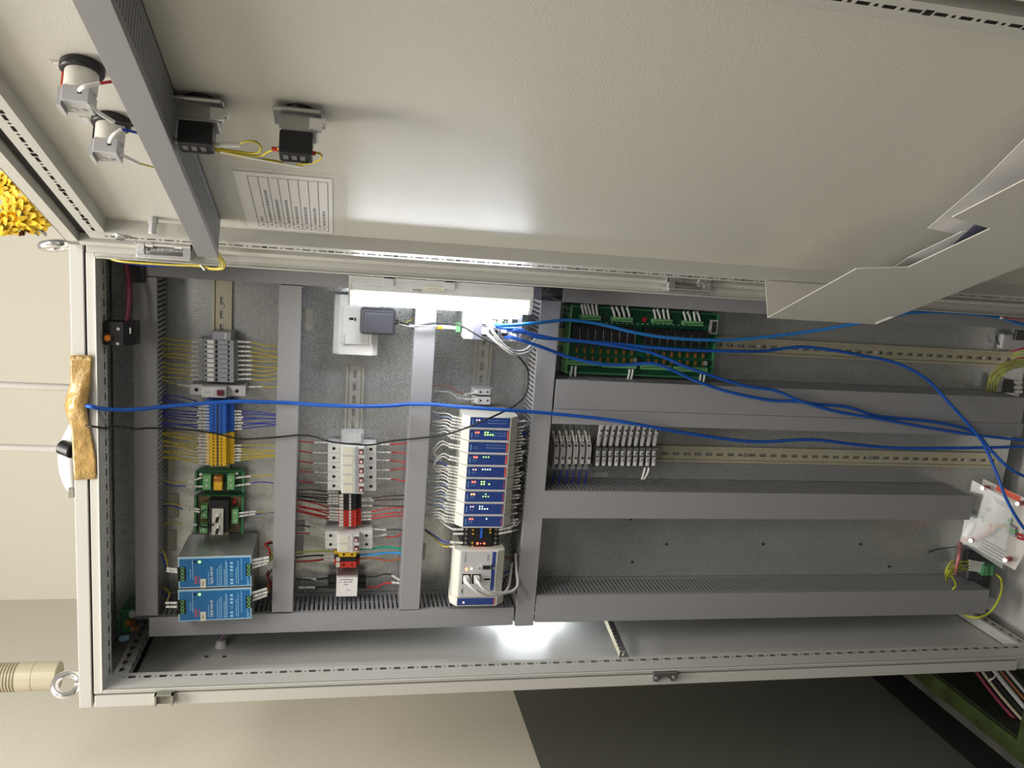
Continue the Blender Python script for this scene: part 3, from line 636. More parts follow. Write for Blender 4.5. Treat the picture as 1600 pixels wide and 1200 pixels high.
for x0, x1, y0, y1 in ((314, 324, 790, 810), (312, 324, 820, 833), (362, 372, 796, 818)):
    k = frontbox('screw_terminal', 'green_c', bm_, x0, x1, y0, y1, -.050, -.0345)
    for yy in (y0+5, y1-5): dot('terminal_screw', 'alu', k, (x0+x1)/2, yy, -.050, .002)
frontbox('resistor', 'red', bm_, 363, 369, 782, 788, -.040, -.0345, bevel=.001)
G().tube([W(322, 795, -.055), W(313, 803, -.06), W(311, 818, -.06), W(318, 824, -.06), W(334, 820, -.07)], .0016, 6).obj('jumper_lead', 'black', bm_)
for i, (cl, p, s_) in enumerate((('yellow', [(287, 792, -.042), (270, 787, -.045), (252, 788, -.045)], [(312, 796, -.045), (286, 792, -.042)]), ('blue', [(286, 796, -.042), (268, 790, -.045), (252, 791, -.045)], [(312, 800, -.045), (286, 796, -.042)]), ('yellow', [(287, 819, -.042), (268, 817, -.045), (251, 820, -.045)], [(308, 820, -.045), (286, 819, -.042)]),
        ('yellow', [(398, 800, -.045), (412, 801, -.045), (428, 802, -.045)], [(372, 802, -.046), (400, 799, -.045)]), ('blue', [(397, 804, -.045), (412, 802, -.045), (428, 801, -.045)], [(372, 807, -.046), (399, 803, -.045)]))):
    wire(['upper yellow wire pair member feeding the heat sink board', 'blue wire paired with yellow one at the heat sink board top', 'lone yellow wire at the lower top terminal of heat sink board', 'yellow wire leaving the bottom of the heat sink board', 'blue wire leaving the bottom of the heat sink board'][i], cl, p, sleeve=s_)
# power supplies
for k, (y0, y1, tagn) in enumerate(((869, 918, 'PS2'), (919.5, 969.5, 'PS1'))):
    Yp = -.120; a, b, c, d = span(278, 393.3, y0, y1, Yp); b -= .0006
    root = thing('power_supply', f"blue faced 24 volt power supply tagged {tagn}, {'beside the green boards' if k == 0 else 'at the left end of the rail'}", 'power supply', ((a+b)/2, -.008, (c+d)/2), 'blue power supplies')
    cx, cz = (a+b)/2, (c+d)/2; tl = .028
    def R(x, y, z, cx=cx, cz=cz): dx, dz = x-cx, z-cz; return Vector((cx+dx*math.cos(tl)-dz*math.sin(tl), y, cz+dx*math.sin(tl)+dz*math.cos(tl)))
    G(R).box(a, b, Yp+.001, -.0085, c, d).obj('metal_case', 'alu', root, bevel=.0008)
    fc = G(R).box(a+.0012, b-.0012, Yp-.0004, Yp+.0012, c+.001, d-.001).obj('face_border', 'ink_lblue', root)
    G(R).box(a+.0032, b-.0032, Yp-.0008, Yp+.0008, c+.0028, d-.0028).obj('face_label', 'psu_blue', root)
    for (z0, z1, f0, f1, nn) in ((d-.0135, d+.0005, .26, .70, 4), (c-.0005, c+.010, .36, .74, 3)):
        t = G(R).box(a+(b-a)*f0, a+(b-a)*f1, Yp-.0015, Yp, z0, z1).obj('terminal_well', 'hole', root)
        for i in range(nn):
            x = a+(b-a)*(f0+(f1-f0)*(i+.5)/nn); z = z0+.0055 if z0 > cz else z1-.0055
            G(R).lathe((x, Yp-.001, z), (0, -1, 0), [(.0032, 0), (.0032, .0012), (.0022, .0012), (.0018, .0004)], 12).obj('terminal_screw', 'green_c', t)
    def pt(f, h): return R(a+(b-a)*f, Yp-.0010, d-(d-c)*h)
    rr = R(cx+.01, 0, cz)-R(cx, 0, cz); uu = R(cx, 0, cz+.01)-R(cx, 0, cz)
    text('NDR-240-24', .0062, pt(.40, .455), rr, uu, 'ink_white', root)
    text('AC-DC SUPPLY', .0026, pt(.36, .405), rr, uu, 'ink_lblue', root) if False else None
    text('MW', .0085, pt(.28, .245), rr, uu, 'ink_red', root); text('MEAN WELL', .0026, pt(.28, .285), rr, uu, 'ink_red', root)
    text('CE', .0060, pt(.40, .725), rr, uu, 'ink_lblue', root)
    g = G(R)
    for h, f0, f1 in ((.41, .12, .52), (.53, .08, .62), (.56, .08, .70), (.585, .08, .76), (.625, .08, .58), (.645, .08, .86), (.66, .08, .82), (.79, .12, .66), (.815, .10, .84), (.86, .24, .92), (.17, .34, .62), (.20, .30, .95), (.94, .04, .34), (.955, .04, .22)):
        z = d-(d-c)*h; x = a+(b-a)*f0
        while x < a+(b-a)*f1:
            w = random.uniform(.002, .006); g.box(x, min(x+w, a+(b-a)*f1), Yp-.0010, Yp-.0008, z-.0005, z+.0005); x += w+.0009
    for f in (.13, .24, .55, .66, .78): z = d-(d-c)*.725; x = a+(b-a)*f; g.box(x-.002, x+.002, Yp-.0010, Yp-.0008, z-.0024, z+.0024)
    tagp(g.obj('small_print', 'ink_lblue', root), kind='stuff')
    p = pt(.86, .235); G().cyl(p+Vector((0, .001, 0)), p-Vector((0, .0006, 0)), .0022, 10).obj('adjuster_hole', 'hole', root)
    p = pt(.85, .295); G().cyl(p+Vector((0, .001, 0)), p-Vector((0, .0008, 0)), .0022, 10).obj('status_light', 'led_g', root)
    s_ = G(R).box(a+(b-a)*.02, a+(b-a)*.30, Yp-.0022, Yp-.0008, d-(d-c)*.375, d-(d-c)*.30).obj('tag_sticker', 'label', root)
    text(tagn, .0056, R(a+(b-a)*.16, Yp-.0023, d-(d-c)*.3375), rr, uu, 'ink', s_)
for i, (cl, p, s_) in enumerate((
    ('yellow', [(262, 886, -.10), (258, 868, -.08), (250, 855, -.05)], [(278, 890, -.112), (261, 888, -.105)]), ('blue', [(262, 892, -.10), (256, 876, -.08), (250, 862, -.05)], [(278, 894, -.112), (261, 892, -.105)]),
    ('yellow', [(261, 941, -.10), (264, 925, -.08), (250, 914, -.05)], [(277, 942, -.112), (259, 942, -.105)]), ('blue', [(261, 948, -.10), (264, 935, -.08), (250, 922, -.05)], [(277, 948, -.112), (260, 948, -.105)]))):
    wire(f"{cl} supply wire on the upper side of the power supply tagged {'PS2' if i < 2 else 'PS1'}", cl, p, sleeve=s_, rs=.0024)
for i, (cl, p, s_) in enumerate((
    ('red', [(418, 871, -.10), (421, 858, -.08), (413, 851, -.06), (424, 846, -.05)], [(394, 876, -.112), (420, 871, -.105)]), ('black', [(418, 878, -.10), (423, 866, -.08), (418, 852, -.06), (426, 848, -.05)], [(394, 881, -.112), (420, 876, -.105)]), ('yellow', [(416, 881, -.10), (425, 872, -.08), (424, 862, -.06)], [(394, 887, -.112), (418, 880, -.105)]),
    ('red', [(414, 921, -.10), (423, 912, -.08), (417, 898, -.06), (420, 892, -.05)], [(394, 927, -.112), (417, 920, -.105)]), ('black', [(414, 926, -.10), (422, 912, -.08), (419, 900, -.06), (425, 890, -.05)], [(396, 932, -.112), (418, 925, -.105)]), ('yellow', [(414, 931, -.10), (420, 922, -.08), (418, 912, -.06)], [(394, 938, -.112), (417, 930, -.105)]))):
    wire(f"{cl} output wire on the lower side of the power supply tagged {'PS2' if i < 3 else 'PS1'}", cl, p, sleeve=s_, rs=.0026, r=.0015)

# ================================================================== ROW 2
a, b, c, d = span(521, 592, 461, 555, -.040)
so = thing('wall_socket', 'white switched power socket at the top of the middle rail', 'socket', ((a+b)/2, -.001, (c+d)/2))
G().box(a+.004, b-.004, -.030, -.001, c+.004, d-.004).obj('back_box', 'white', so)
G().prism([(-.030, c), (-.030, d), (-.036, d), (-.041, d-.010), (-.041, c+.010), (-.036, c)], 'x', a, b).obj('face_plate', 'white', so, bevel=.0015)
xa, xb = a+(b-a)*.20, a+(b-a)*.80
G().box(xa, xb, -.0425, -.040, c+.012, d-.016).obj('socket_insert', 'white', so, bevel=.0005)
q = span(539, 576, 523, 538, -.043); rk = G().prism([(-.0420, q[2]), (-.0420, q[3]), (-.0465, q[3]), (-.043, q[2])], 'x', q[0], q[1]).obj('rocker_switch', 'white', so, bevel=.0005)
g = G(); p = W(549, 498, -.0425); g.box(p.x-.0022, p.x+.0022, -.0431, -.0424, p.z-.004, p.z+.004); p = W(555, 499, -.0425); g.box(p.x-.003, p.x+.003, -.0431, -.0424, p.z-.0015, p.z+.0015); g.obj('socket_hole', 'hole', so)
G().torus(((a+b)/2-.0445, -.0395, (c+d)/2), (0, -1, .1), .0035, .0003, 16, 5).obj('maker_emblem', 'ink_grey', so)
a, b, c, d = span(563, 618, 483, 524, -.078)
ad = thing('power_adapter', 'black plug-in power adapter fitted into the white socket', 'adapter', ((a+b)/2, -.043, (c+d)/2))
G().box(a, b, -.075, -.043, c, d).obj('adapter_case', 'dgrey', ad, bevel=.005)
G().box(a+.003, b-.006, -.079, -.074, c+.003, d-.006).obj('adapter_cap', 'dgrey', ad, bevel=.004)
G().lathe(((a+b)/2, -.058, c+.001), (0, 0, -1), [(.005, 0), (.0045, .006), (.003, .008)], 12).obj('strain_relief', 'black', ad)
for i, (cl, pts) in enumerate((('yellow', [(622, 503, -.06), (632, 505, -.06), (640, 501, -.055), (650, 497, -.05)]), ('brown', [(622, 504, -.06), (634, 507, -.062), (646, 507, -.06), (656, 507, -.05)]), ('grey', [(622, 505, -.06), (640, 510, -.10), (660, 510, -.105), (690, 509, -.11), (712, 510, -.112)]))):
    wire(f'{cl} thin wire coming out of the black plug-in adapter', cl, pts, r=.0009)
end_clamp(532, 569, 678, 692, -.05, 'pale grey end clamp on the middle rail above the breakers', 'lgrey')
by = [694+14.55*i for i in range(6)]
for i in range(5): breaker(by[i], by[i+1], (512, 533, 570, 588), -.066, -.048, f'white circuit breaker with maroon toggle, {ORD[i]} of five from the end clamp', 'five breakers in a row')
wire_row('red', 512, 488, 467, [692, 708, 724, 738, 754], [689, 704, 720, 737, 752], -.028, -.045, 'red wire on the upper side of the five breakers, {o} from the end clamp', 'red wires above breakers', r=.0013)
wire_row('red', 587, 611, 637, [695, 707, 719, 735, 748], [692, 708, 723, 731, 752], -.028, -.045, 'red wire on the lower side of the five breakers, {o} from the end clamp', 'red wires below breakers', r=.0013)
ys = lin(772, 797, 6); ys2 = lin(797.4, 823, 6)
for nm, yy, m, hm in (('black', ys, 'black', 'hole'), ('red', ys2, 'red_t', 'hole')):
    for i in range(5):
        def ex(root, X0, X1, ym):
            G().box(X0+.0006, X1-.0006, -.0446, -.042, W(548.5, ym, -.044).z, W(545.5, ym, -.044).z).obj('bridge_slot', 'lgrey', root)
        tblock('terminal_block', yy[i], yy[i+1], (529, 537, 556, 564), -.044, -.032, m, f'{nm} terminal block below the five breakers, {ORD[i]} of its colour', 'terminal block', f'{nm} terminal blocks on the middle rail', marker=(530, 536.5), holes=(541, 552), hr=.0015, hm='hole', extra=ex, marker_m='offwhite')
yk = [(ys[i]+ys[i+1])/2 for i in range(5)]; yr = [(ys2[i]+ys2[i+1])/2 for i in range(5)]
wire_row('black', 531, 512, 465, [769, 774, 779, 783, 787], [765, 771, 774, 776, 779], -.028, -.045, 'black wire on the upper side of the black terminals, {o} from the breakers', 'black wires above black terminals', bow=2, r=.0014)
wire_row('red', 531, 512, 464, [795, 800, 805, 809, 813], [781, 789, 792, 796, 799], -.028, -.045, 'red wire on the upper side of the red terminals, {o} from the black ones', 'red wires above red terminals', bow=2, r=.0014)
wire_row('black', 562, 583, 632, [779, 782, 790], [774, 780, 791], -.028, -.045, 'black wire on the lower side of the black terminals, {o} from the breakers', 'black wires below black terminals', bow=1, r=.0013, sag=-1)
wire_row('red', 562, 581, 630, [801, 807, 812], [793, 800, 806], -.028, -.045, 'red wire on the lower side of the red terminals, {o} from the black ones', 'red wires below red terminals', bow=1, r=.0013, sag=-1)
by = [830, 843.7, 857.5]
for i in range(2): breaker(by[i], by[i+1], (508, 527, 562, 582), -.066, -.048, f'white breaker of the lower pair, {["nearer the red terminals", "nearer the metal filter box"][i]}', 'lower pair of breakers', grey=True)
for i, (cl, y0, y1) in enumerate((('black', 823, 821), ('red', 834, 833))):
    wire(f'{cl} wire with white sleeve above the lower pair of breakers', cl, [(484, y0, -.03), (474, y1, -.04), (463, y1, -.045)], r=.0014, sleeve=[(507, y0+4, -.028), (482, y0+1, -.03)])
    wire(f'{cl} wire with white sleeve below the lower pair of breakers', cl, [(603, y0+5, -.03), (616, y1+6, -.04), (628, y1+7 if i == 0 else y1+1, -.045)], r=.0014, sleeve=[(582, y0+4 if i == 0 else y0+6, -.028), (604, y0+5 if i == 0 else y0+1, -.03)])
for i, (m, y0, y1) in enumerate((('yellow_t', 863, 870), ('black', 870, 877.5), ('red_t', 877.5, 887))):
    tblock('terminal_block', y0, y1, (522, 530, 556, 562), -.048, -.034, m, f"large {['yellow', 'black', 'red'][i]} terminal block between lower breakers and metal filter", 'terminal block', 'three large terminals above the filter', marker=(525, 531) if i else None, holes=(537, 550), hr=.0022, marker_m='offwhite')
wire('yellow-green earth wire entering the upper side of the large yellow terminal', 'yellowgreen', [(524, 862, -.03), (500, 861, -.035), (480, 862, -.04), (461, 863, -.045)], r=.0016)
wire('green wire on the lower side of the large yellow terminal', 'green', [(562, 858, -.03), (580, 857, -.04), (604, 855, -.042), (628, 858, -.045)], r=.0024)
wire('light blue wire on the lower side of the large black terminal', 'lightblue', [(560, 867, -.03), (585, 866, -.04), (605, 864, -.042), (628, 864, -.045)], r=.0024)
wire('brown wire on the lower side of the large red terminal', 'brown', [(560, 873, -.03), (585, 872, -.04), (605, 876, -.042), (628, 873, -.045)], r=.0019)
wire('black wire on the upper side of the large black terminal', 'black', [(506, 868, -.03), (490, 868, -.038), (461, 871, -.045)], r=.0018, sleeve=[(526, 870, -.03), (506, 868, -.03)])
wire('red wire on the upper side of the large red terminal', 'red', [(506, 874, -.03), (490, 876, -.038), (460, 878, -.045)], r=.0018, sleeve=[(526, 876, -.03), (506, 874, -.03)])
a, b, c, d = span(525, 559, 900, 933, -.062)
fl = thing('line_filter', 'silver metal line filter box with printed white face at rail end', 'filter', ((a+b)/2, -.008, (c+d)/2))
G().box(a, b, -.060, -.012, c, d).obj('filter_can', 'alu', fl, bevel=.002)
G().box(a-.002, b+.006, -.014, -.0085, c+.003, d-.003).obj('filter_flange', 'alu', fl)
fcg = G().box(a+.001, b-.004, -.0606, -.0598, c+.001, d-.001).obj('face_label', 'paper', fl)
text('CE', .0045, ((a+b)/2-.008, -.0608, (c+d)/2-.002), FU*-1 if False else Vector((0, 0, -1)), Vector((1, 0, 0)), 'ink', fcg)
g = G()
for i, (z0, z1) in enumerate(((d-.006, d-.010), (d-.012, d-.032), (d-.006, d-.010), (d-.014, d-.022), (d-.024, d-.031), (d-.014, d-.023))):
    x = b-.008-[0, 0, .005, .005, .005, .010][i]; g.box(x-.0006, x+.0006, -.0609, -.0605, z1, z0)
g.obj('small_print', 'ink', fl)
for x0, x1 in ((512, 527), (556, 572)):
    for yy in (902, 913): frontbox('spade_boot', 'black', fl, x0, x1, yy, yy+7, -.035, -.022, bevel=.001)
for lab, cl, p, s_ in (('black lead into the upper right tab of the metal filter', 'black', [(514, 903, -.03), (494, 905, -.036), (462, 905, -.045)], [(494, 905, -.036), (471, 904, -.04)]),
    ('black lead into the upper left tab of the metal filter', 'black', [(514, 916, -.03), (494, 918, -.036), (476, 919, -.04)], [(492, 918, -.036), (466, 918, -.042)]),
    ('black lead out of the lower right tab of the metal filter', 'black', [(570, 901, -.03), (585, 901, -.036), (600, 897, -.04), (614, 898, -.045)], [(612, 898, -.044), (624, 906, -.045)]),
    ('red lead out of the lower left tab of the metal filter', 'red', [(570, 917, -.03), (588, 917, -.036), (600, 912, -.04), (614, 910, -.045)], [(612, 910, -.044), (624, 911, -.045)])):
    wire(lab, cl, p, r=.0019, sleeve=s_, rs=.0025)

# ================================================================== ROW 3
# network switch
Yw = -.112; a, b, c, d = span(725.5, 815.5, 489.5, 532, Yw)
sw = thing('network_switch', 'light grey industrial network switch below the lamp with plugged cables', 'network switch', ((a+b)/2, -.008, (c+d)/2))
G().box(a, b, Yw, -.010, c, d).obj('switch_case', 'lgrey', sw, bevel=.001)
G().box(a+.001, b-.001, Yw-.0008, Yw+.001, d-.016, d-.001).obj('label_stripe', 'white', sw)
fc = G().box(a+.0015, b-.0015, Yw-.0008, Yw+.001, c+.0015, d-.0165).obj('face_panel', 'sw_face', sw)
text('ETHERNET SWITCH', .0032, ((a+b)/2+.004, Yw-.0008, d-.0075), FR, FU, 'ink_grey', sw) if False else None
g = G(); g.box(a+.006, a+.03, Yw-.0011, Yw-.0008, d-.008, d-.006); g.box(a+.006, a+.022, Yw-.0011, Yw-.0008, d-.011, d-.0098); g.obj('printed_marks', 'ink_grey', sw)
for i in range(4):
    for y0, y1 in ((497, 510), (514, 527)):
        x = 752+i*15.5; k = frontbox('network_port', 'alu', sw, x, x+12, y0, y1, Yw-.0015, Yw+.001)
        frontbox('port_opening', 'hole', k, x+1.5, x+10.5, y0+2, y1-2, Yw-.0018, Yw)
for x, y, m in ((774, 501, 'led_r'), (777, 503, 'led_g'), (786, 501, 'led_g'), (790, 503, 'led_w'), (799, 502, 'led_g'), (769, 497, 'led_r'), (779, 496, 'led_p')): dot('status_light', m, sw, x, y, Yw-.0018, .0011, .0006, 8)
g = G(); 
for i in range(9): p = W(753+i*5.8, 495+i*.25, Yw); g.box(p.x-.0008, p.x+.0008, Yw-.0012, Yw-.0007, p.z-.0008, p.z+.0008)
g.obj('printed_numbers', 'ink_white', sw)
pc = frontbox('power_connector', 'green_c', sw, 712, 720, 505, 519, -.085, -.06, bevel=.001)
wire('white sleeved supply lead into the green plug of the network switch', 'grey', [(684, 511, -.10), (670, 510, -.11), (655, 509, -.11), (640, 508, -.10)], r=.0012, sleeve=[(712, 513, -.085), (690, 512, -.095)], rs=.0028)
frontbox('sleeve_tag', 'yellow_t', bpy.data.objects[sw.name], 683, 691, 509, 514, -.099, -.095)
# two pale patch cables out of the switch and two on the controller
def plug(x, y, Y, parent, w=.0062):
    p = W(x, y, Y); G().box(p.x-w, p.x+w, Y-.016, Y, p.z-w*.9, p.z+w*.9).obj('plug', 'white', parent, bevel=.0015)
def cable(label, m, pts, r=.0028, plugs=(), group=None, name='network_cable', cat='cable', n=9, k=8):
    P = [W(*p) for p in pts]
    o = solo(G().tube(P, r, n, k), name, m, label, cat, group)
    for q in plugs: plug(*q, o)
    return o
cable('pale grey patch cable in the upper port of the network switch', 'w_white', [(757, 501, -.125), (764, 509, -.150), (775, 525, -.155), (790, 542, -.148), (806, 549, -.13), (822, 546, -.105), (834, 533, -.085), (838, 524, -.06)], .0027, ((757, 500, -.113),))
cable('pale grey patch cable in the lower port of the network switch', 'w_white', [(757, 517, -.125), (768, 527, -.150), (784, 541, -.155), (800, 552, -.145), (812, 554, -.125), (826, 549, -.10), (838, 538, -.08), (840, 530, -.06)], .0027, ((757, 516, -.113),))
# small grey terminals
for i, (y0, y1) in enumerate(((608, 617), (620, 632))):
    tblock('terminal_block', y0, y1, (736, 745, 766, 770), -.050, -.034, 'lgrey', f"pale grey terminal block on the lower rail, {['farther from', 'next to'][i]} the blue modules", 'terminal block', 'pale grey terminals on the lower rail', marker=(741, 747), holes=(751, 762), hr=.002)
wire('brown wire to the pale grey terminals of the lower rail', 'brown', [(726, 616, -.035), (712, 611, -.04), (700, 604, -.042), (679, 603, -.045)], sleeve=[(741, 614, -.035), (723, 617, -.035)])
wire('white wire to the pale grey terminals of the lower rail', 'white', [(728, 624, -.035), (714, 621, -.04), (702, 613, -.042), (677, 611, -.045)], r=.0014, sleeve=[(740, 624, -.035), (726, 624, -.035)])
# nine input output modules
YO = -.108
fx0 = lin(735.5, 724.5, 9); fx1 = lin(796.5, 784.5, 9); fy = [651.5+19.25*i for i in range(10)]
LEDS = {0: ('r', []), 1: ('R', [(0, 0), (1, 0), (0, 1), (1, 1), (2, 1), (3, 1)]), 2: ('', []), 3: ('R', [(0, 0), (1, 0), (2, 0)]), 4: ('r', [(0, 0), (1, 0), (2, 0), (3, 0)]), 5: ('R', [(0, 0), (1, 0), (0, 1), (1, 1), (3, 1)]), 6: ('O', [(2, 0), (1, 1), (2, 1), (3, 1)]), 7: ('r', [(0, 0), (1, 0), (0, 1), (1, 1), (2, 1), (3, 1)]), 8: ('R', [(3, 0)])}
for i in range(9):
    y0, y1 = fy[i], fy[i]+18.6; ym = (y0+y1)/2; xm = (fx0[i]+fx1[i])/2
    X0, X1 = W(xm, y1, YO).x, W(xm, y0, YO).x; zf1, zf0 = W(fx0[i]-1.5, ym, YO).z, W(fx1[i]+2.5, ym, YO).z
    zc1, zc0 = W(fx0[i]-13, ym, -.092).z, W(fx1[i]+12, ym, -.092).z
    root = thing('input_output_module', f'white and dark blue input output module, {ORD[i]} from the pale grey terminals', 'control module', ((X0+X1)/2, -.008, (zf0+zf1)/2), 'blue input output modules')
    G().prism([(-.008, zf0), (-.060, zf0-.014), (-.066, zc0), (-.092, zc0), (YO, zf0), (YO, zf1), (-.092, zc1), (-.066, zc1), (-.060, zf1+.014), (-.008, zf1)], 'x', X0+.0002, X1-.0002).obj('module_case', 'offwhite', root)
    L = zf1-zf0; w = X1-X0
    G().box(X0+.0022, X1-.0014, YO-.0009, YO+.001, zf0+.003, zf1-.001).obj('blue_face', 'io_blue', root)
    if i not in (0, 5, 6, 7, 8): G().box(X0+.003, X1-.002, YO-.0011, YO-.0008, zf0+.0035, zf0+.0062).obj('red_stripe', 'ink_red', root)
    elif i: G().box(X0+.004, X1-.004, YO-.0011, YO-.0008, zf0+.0045, zf0+.0055).obj('red_stripe', 'ink_red', root)
    G().box(X0+.0002, X0+.0016, YO-.0022, YO+.001, zf0+.002, zf1).obj('face_ledge', 'white', root)
    g = G()
    for q in range(2): z = zf1-L*(.155+.055*q); g.box(X0+w*.35, X0+w*.58, YO-.0010, YO-.0008, z-.0003, z+.0003)
    if i in (0, 1, 2):
        for q in range(8): z = zf1-L*(.45+.06*q); g.box(X0+w*.45, X0+w*.50, YO-.0010, YO-.0008, z-.0012, z+.0012); g.box(X0+w*.68, X0+w*.72, YO-.0010, YO-.0008, z-.0012, z+.0012)
    g.box(X0+w*.25, X0+w*.75, YO-.0010, YO-.0008, zf1-.006, zf1-.005)
    g.obj('printed_marks', 'ink_lblue', root)
    rd, gl = LEDS[i]
    def led(zf, xf, m, r=.0015): z = zf1-L*zf; x = X0+w*xf; G().cyl((x, YO, z), (x, YO-.0014, z), r, 8).obj('status_light', m, root)
    if rd:
        for q in (.165, .225): led(q, .72, {'r': 'led_p', 'R': 'led_r', 'O': 'led_o'}[rd], .0012 if rd == 'r' else .0018)
    for (cx, ry) in gl: led(.385+.062*cx, .74-.20*ry, 'led_g' if i in (1, 3, 5, 6) else 'led_w', .0015 if i in (1, 5) else .0012)
    # screw holes of the terminal strips
    for q in range(4):
        x = X0+w*(.13+.25*q)
        G().cyl((x, -.0915, zc1-.0035), (x, -.0930, zc1-.0035), .0016, 8).obj('terminal_hole', 'hole', root)
        G().cyl((x, -.0915, zc0+.0035), (x, -.0930, zc0+.0035), .0016, 8).obj('terminal_hole', 'hole', root)
# wires of the module stack: upper side
k = 0
rows = [(0, (0, 1, 2, 3)), (1, (0, 1, 2, 3)), (2, (1, 2)), (3, (1, 2)), (4, (0, 1, 2, 3)), (5, (0, 1, 2, 3)), (6, (0, 1, 2, 3)), (7, (0, 1, 2, 3)), (8, (0, 1, 2))]
for i, qs in rows:
    for jn, q in enumerate(qs):
        y = fy[i]+18.6*(.90-.25*(3-q)) ; xb = fx0[i]-13; ln = 17+random.uniform(-2, 2)
        cl = random.choice(['white', 'white', 'violet', 'white', 'blue' if i in (4, 6) else 'white'])
        xd = 677-(y-640)*.065; ydst = y-5+random.uniform(-3, 4); up = -random.uniform(1, 5)
        lab = f'{"pale violet" if cl == "violet" else cl} wire above the {ORD[i]} blue module, {ORD[jn]} from its right'
        pts = [(xb-ln+1, y-4, -.082), (xb-ln-8, y-7+up*.4, -.078), ((xb-ln+xd)/2-3, (y+ydst)/2-5, -.07), (xd, ydst-4, -.05)]
        if i in (2, 3): pts = [(xb-ln+1, y-3, -.082), (xb-ln-10, y-8, -.08), (xb-ln-20, y-2+q, -.075), (xb-ln-24, y+8, -.072), (xb-ln-12, y+20, -.07)]
        wire(lab, cl, pts, r=.0012, sleeve=[(xb+1, y, -.080), (xb-ln, y-3.5, -.082)], rs=.0021, group='wires above the blue modules')
# lower side
for i in range(9):
    for q in range(4):
        if random.random() < .12: continue
        y = fy[i]+18.6*(.90-.25*(3-q)); xb = fx1[i]+12; ln = 10+random.uniform(-2, 3)
        cl = random.choice(['white', 'white', 'blue', 'grey']) if i < 2 else random.choice(['white', 'grey', 'grey', 'black'])
        xd = 830-(y-640)*.082; pts = [(xb+ln-1, y-1, -.078), (xb+ln+5, y-4+random.uniform(-3, 4), -.07), (xd, y+random.uniform(-4, 4), -.045)]
        wire(f'{cl} wire below the {ORD[i]} blue module, {ORD[q]} from its left', cl, pts, r=.0012, sleeve=[(xb-1, y, -.076), (xb+ln, y-1.5, -.078)], rs=.0019, group='wires below the blue modules')
# black power module
Yb = -.098; a, b, c, d = span(722, 781, 824, 861, Yb)
pm = thing('power_module', 'black module with red lights between blue modules and the controller', 'control module', ((a+b)/2, -.008, (c+d)/2))
G().box(a, b, Yb+.006, -.008, c, d).obj('module_case', 'black', pm, bevel=.001)
a2, b2, c2, d2 = span(734, 769, 824, 861, Yb)
G().box(a+.001, b-.001, Yb, Yb+.008, c2, d2).obj('module_face', 'black', pm, bevel=.0006)
for i in range(5):
    x = a+(b-a)*(.12+.19*i)
    for z in (d-.008, c+.008): G().cyl((x, Yb+.007, z), (x, Yb+.004, z), .0030, 10).obj('terminal_screw', 'steel', pm)
g = G()
for x, y in ((739, 828), (739, 834), (738, 848), (738, 853), (766, 827), (766, 832)): p = W(x, y, Yb); g.box(p.x-.0016, p.x+.0016, Yb-.0006, Yb, p.z-.0018, p.z+.0018)
g.obj('printed_marks', 'gold', pm)
g = G(); p = W(752, 833, Yb); g.box(p.x-.010, p.x+.010, Yb-.0007, Yb, p.z-.0022, p.z+.0022); g.obj('blue_stripe', 'blue_t', pm)
for x, y, r in ((746, 849, .0021), (756.5, 849, .0018), (751, 849, .0010)): dot('status_light', 'led_r', pm, x, y, Yb, r, .0012)
wire('white wire looping from the upper right screw of the black module', 'white', [(708, 827, -.09), (700, 823, -.08), (690, 815, -.07), (683, 806, -.06), (682, 800, -.05)], r=.0013, sleeve=[(724, 827, -.092), (707, 827, -.09)], rs=.0022)
solo(G().tube([W(724, 834, -.092), W(708, 834, -.092)], .0022, 7), 'wire_sleeve_end', 'sleeve', 'short white sleeve on the second screw of the black module', 'wire')
wire('blue wire with white sleeve on the upper side of the black module', 'blue', [(704, 847, -.088), (692, 846, -.08), (680, 838, -.06), (664, 827, -.045)], r=.0014, sleeve=[(723, 848, -.092), (703, 847, -.09)], rs=.0023)
wire('yellow wire with white sleeve on the upper side of the black module', 'yellow', [(704, 854, -.088), (692, 853, -.08), (680, 842, -.06), (664, 829, -.045)], r=.0014, sleeve=[(723, 854, -.092), (703, 854, -.09)], rs=.0023)
wire('white wire looping from the lower right screw of the black module', 'white', [(796, 826, -.09), (803, 820, -.085), (803, 813, -.08), (799, 808, -.07)], r=.0013, sleeve=[(779, 828, -.092), (798, 824, -.09)], rs=.0022)
wire('white wire on the second lower screw of the black module', 'white', [(797, 831, -.09), (806, 828, -.08), (814, 826, -.05)], r=.0013, sleeve=[(779, 834, -.092), (799, 830, -.09)], rs=.0022)
# controller
Yc = -.118; a, b, c, d = span(717, 776, 860.5, 933, Yc)
cp = thing('programmable_controller', 'beige controller with two network plugs and a serial port', 'controller', ((a+b)/2, -.008, (c+d)/2))
ze1, ze0 = W(708, 896, -.110).z, W(786, 896, -.110).z
G().prism([(-.008, d+.002), (-.085, ze1), (-.110, ze1), (Yc, d), (Yc, c), (-.110, ze0), (-.085, ze0), (-.008, c-.002)], 'x', a, b).obj('controller_case', 'offwhite', cp, bevel=.0008)
for i in range(4):
    x0 = a+(b-a)*(.02+.245*i); x1 = x0+(b-a)*.225
    G().box(x0, x1, Yc-.0014, Yc+.001, d-.009, d-.002).obj('vent_tab', 'lgrey', cp); G().box(x0, x1, Yc-.0014, Yc+.001, c+.001, c+.008).obj('vent_tab', 'lgrey', cp)
fcp = G().box(a+.001, b-.001, Yc-.0010, Yc+.001, c+.009, d-.003).obj('face_plate', 'lgrey', cp)
q = span(767.5, 773, 862, 922, Yc); G().box(q[0], q[1], Yc-.0016, Yc, q[2], q[3]).obj('blue_stripe', 'io_blue', cp)
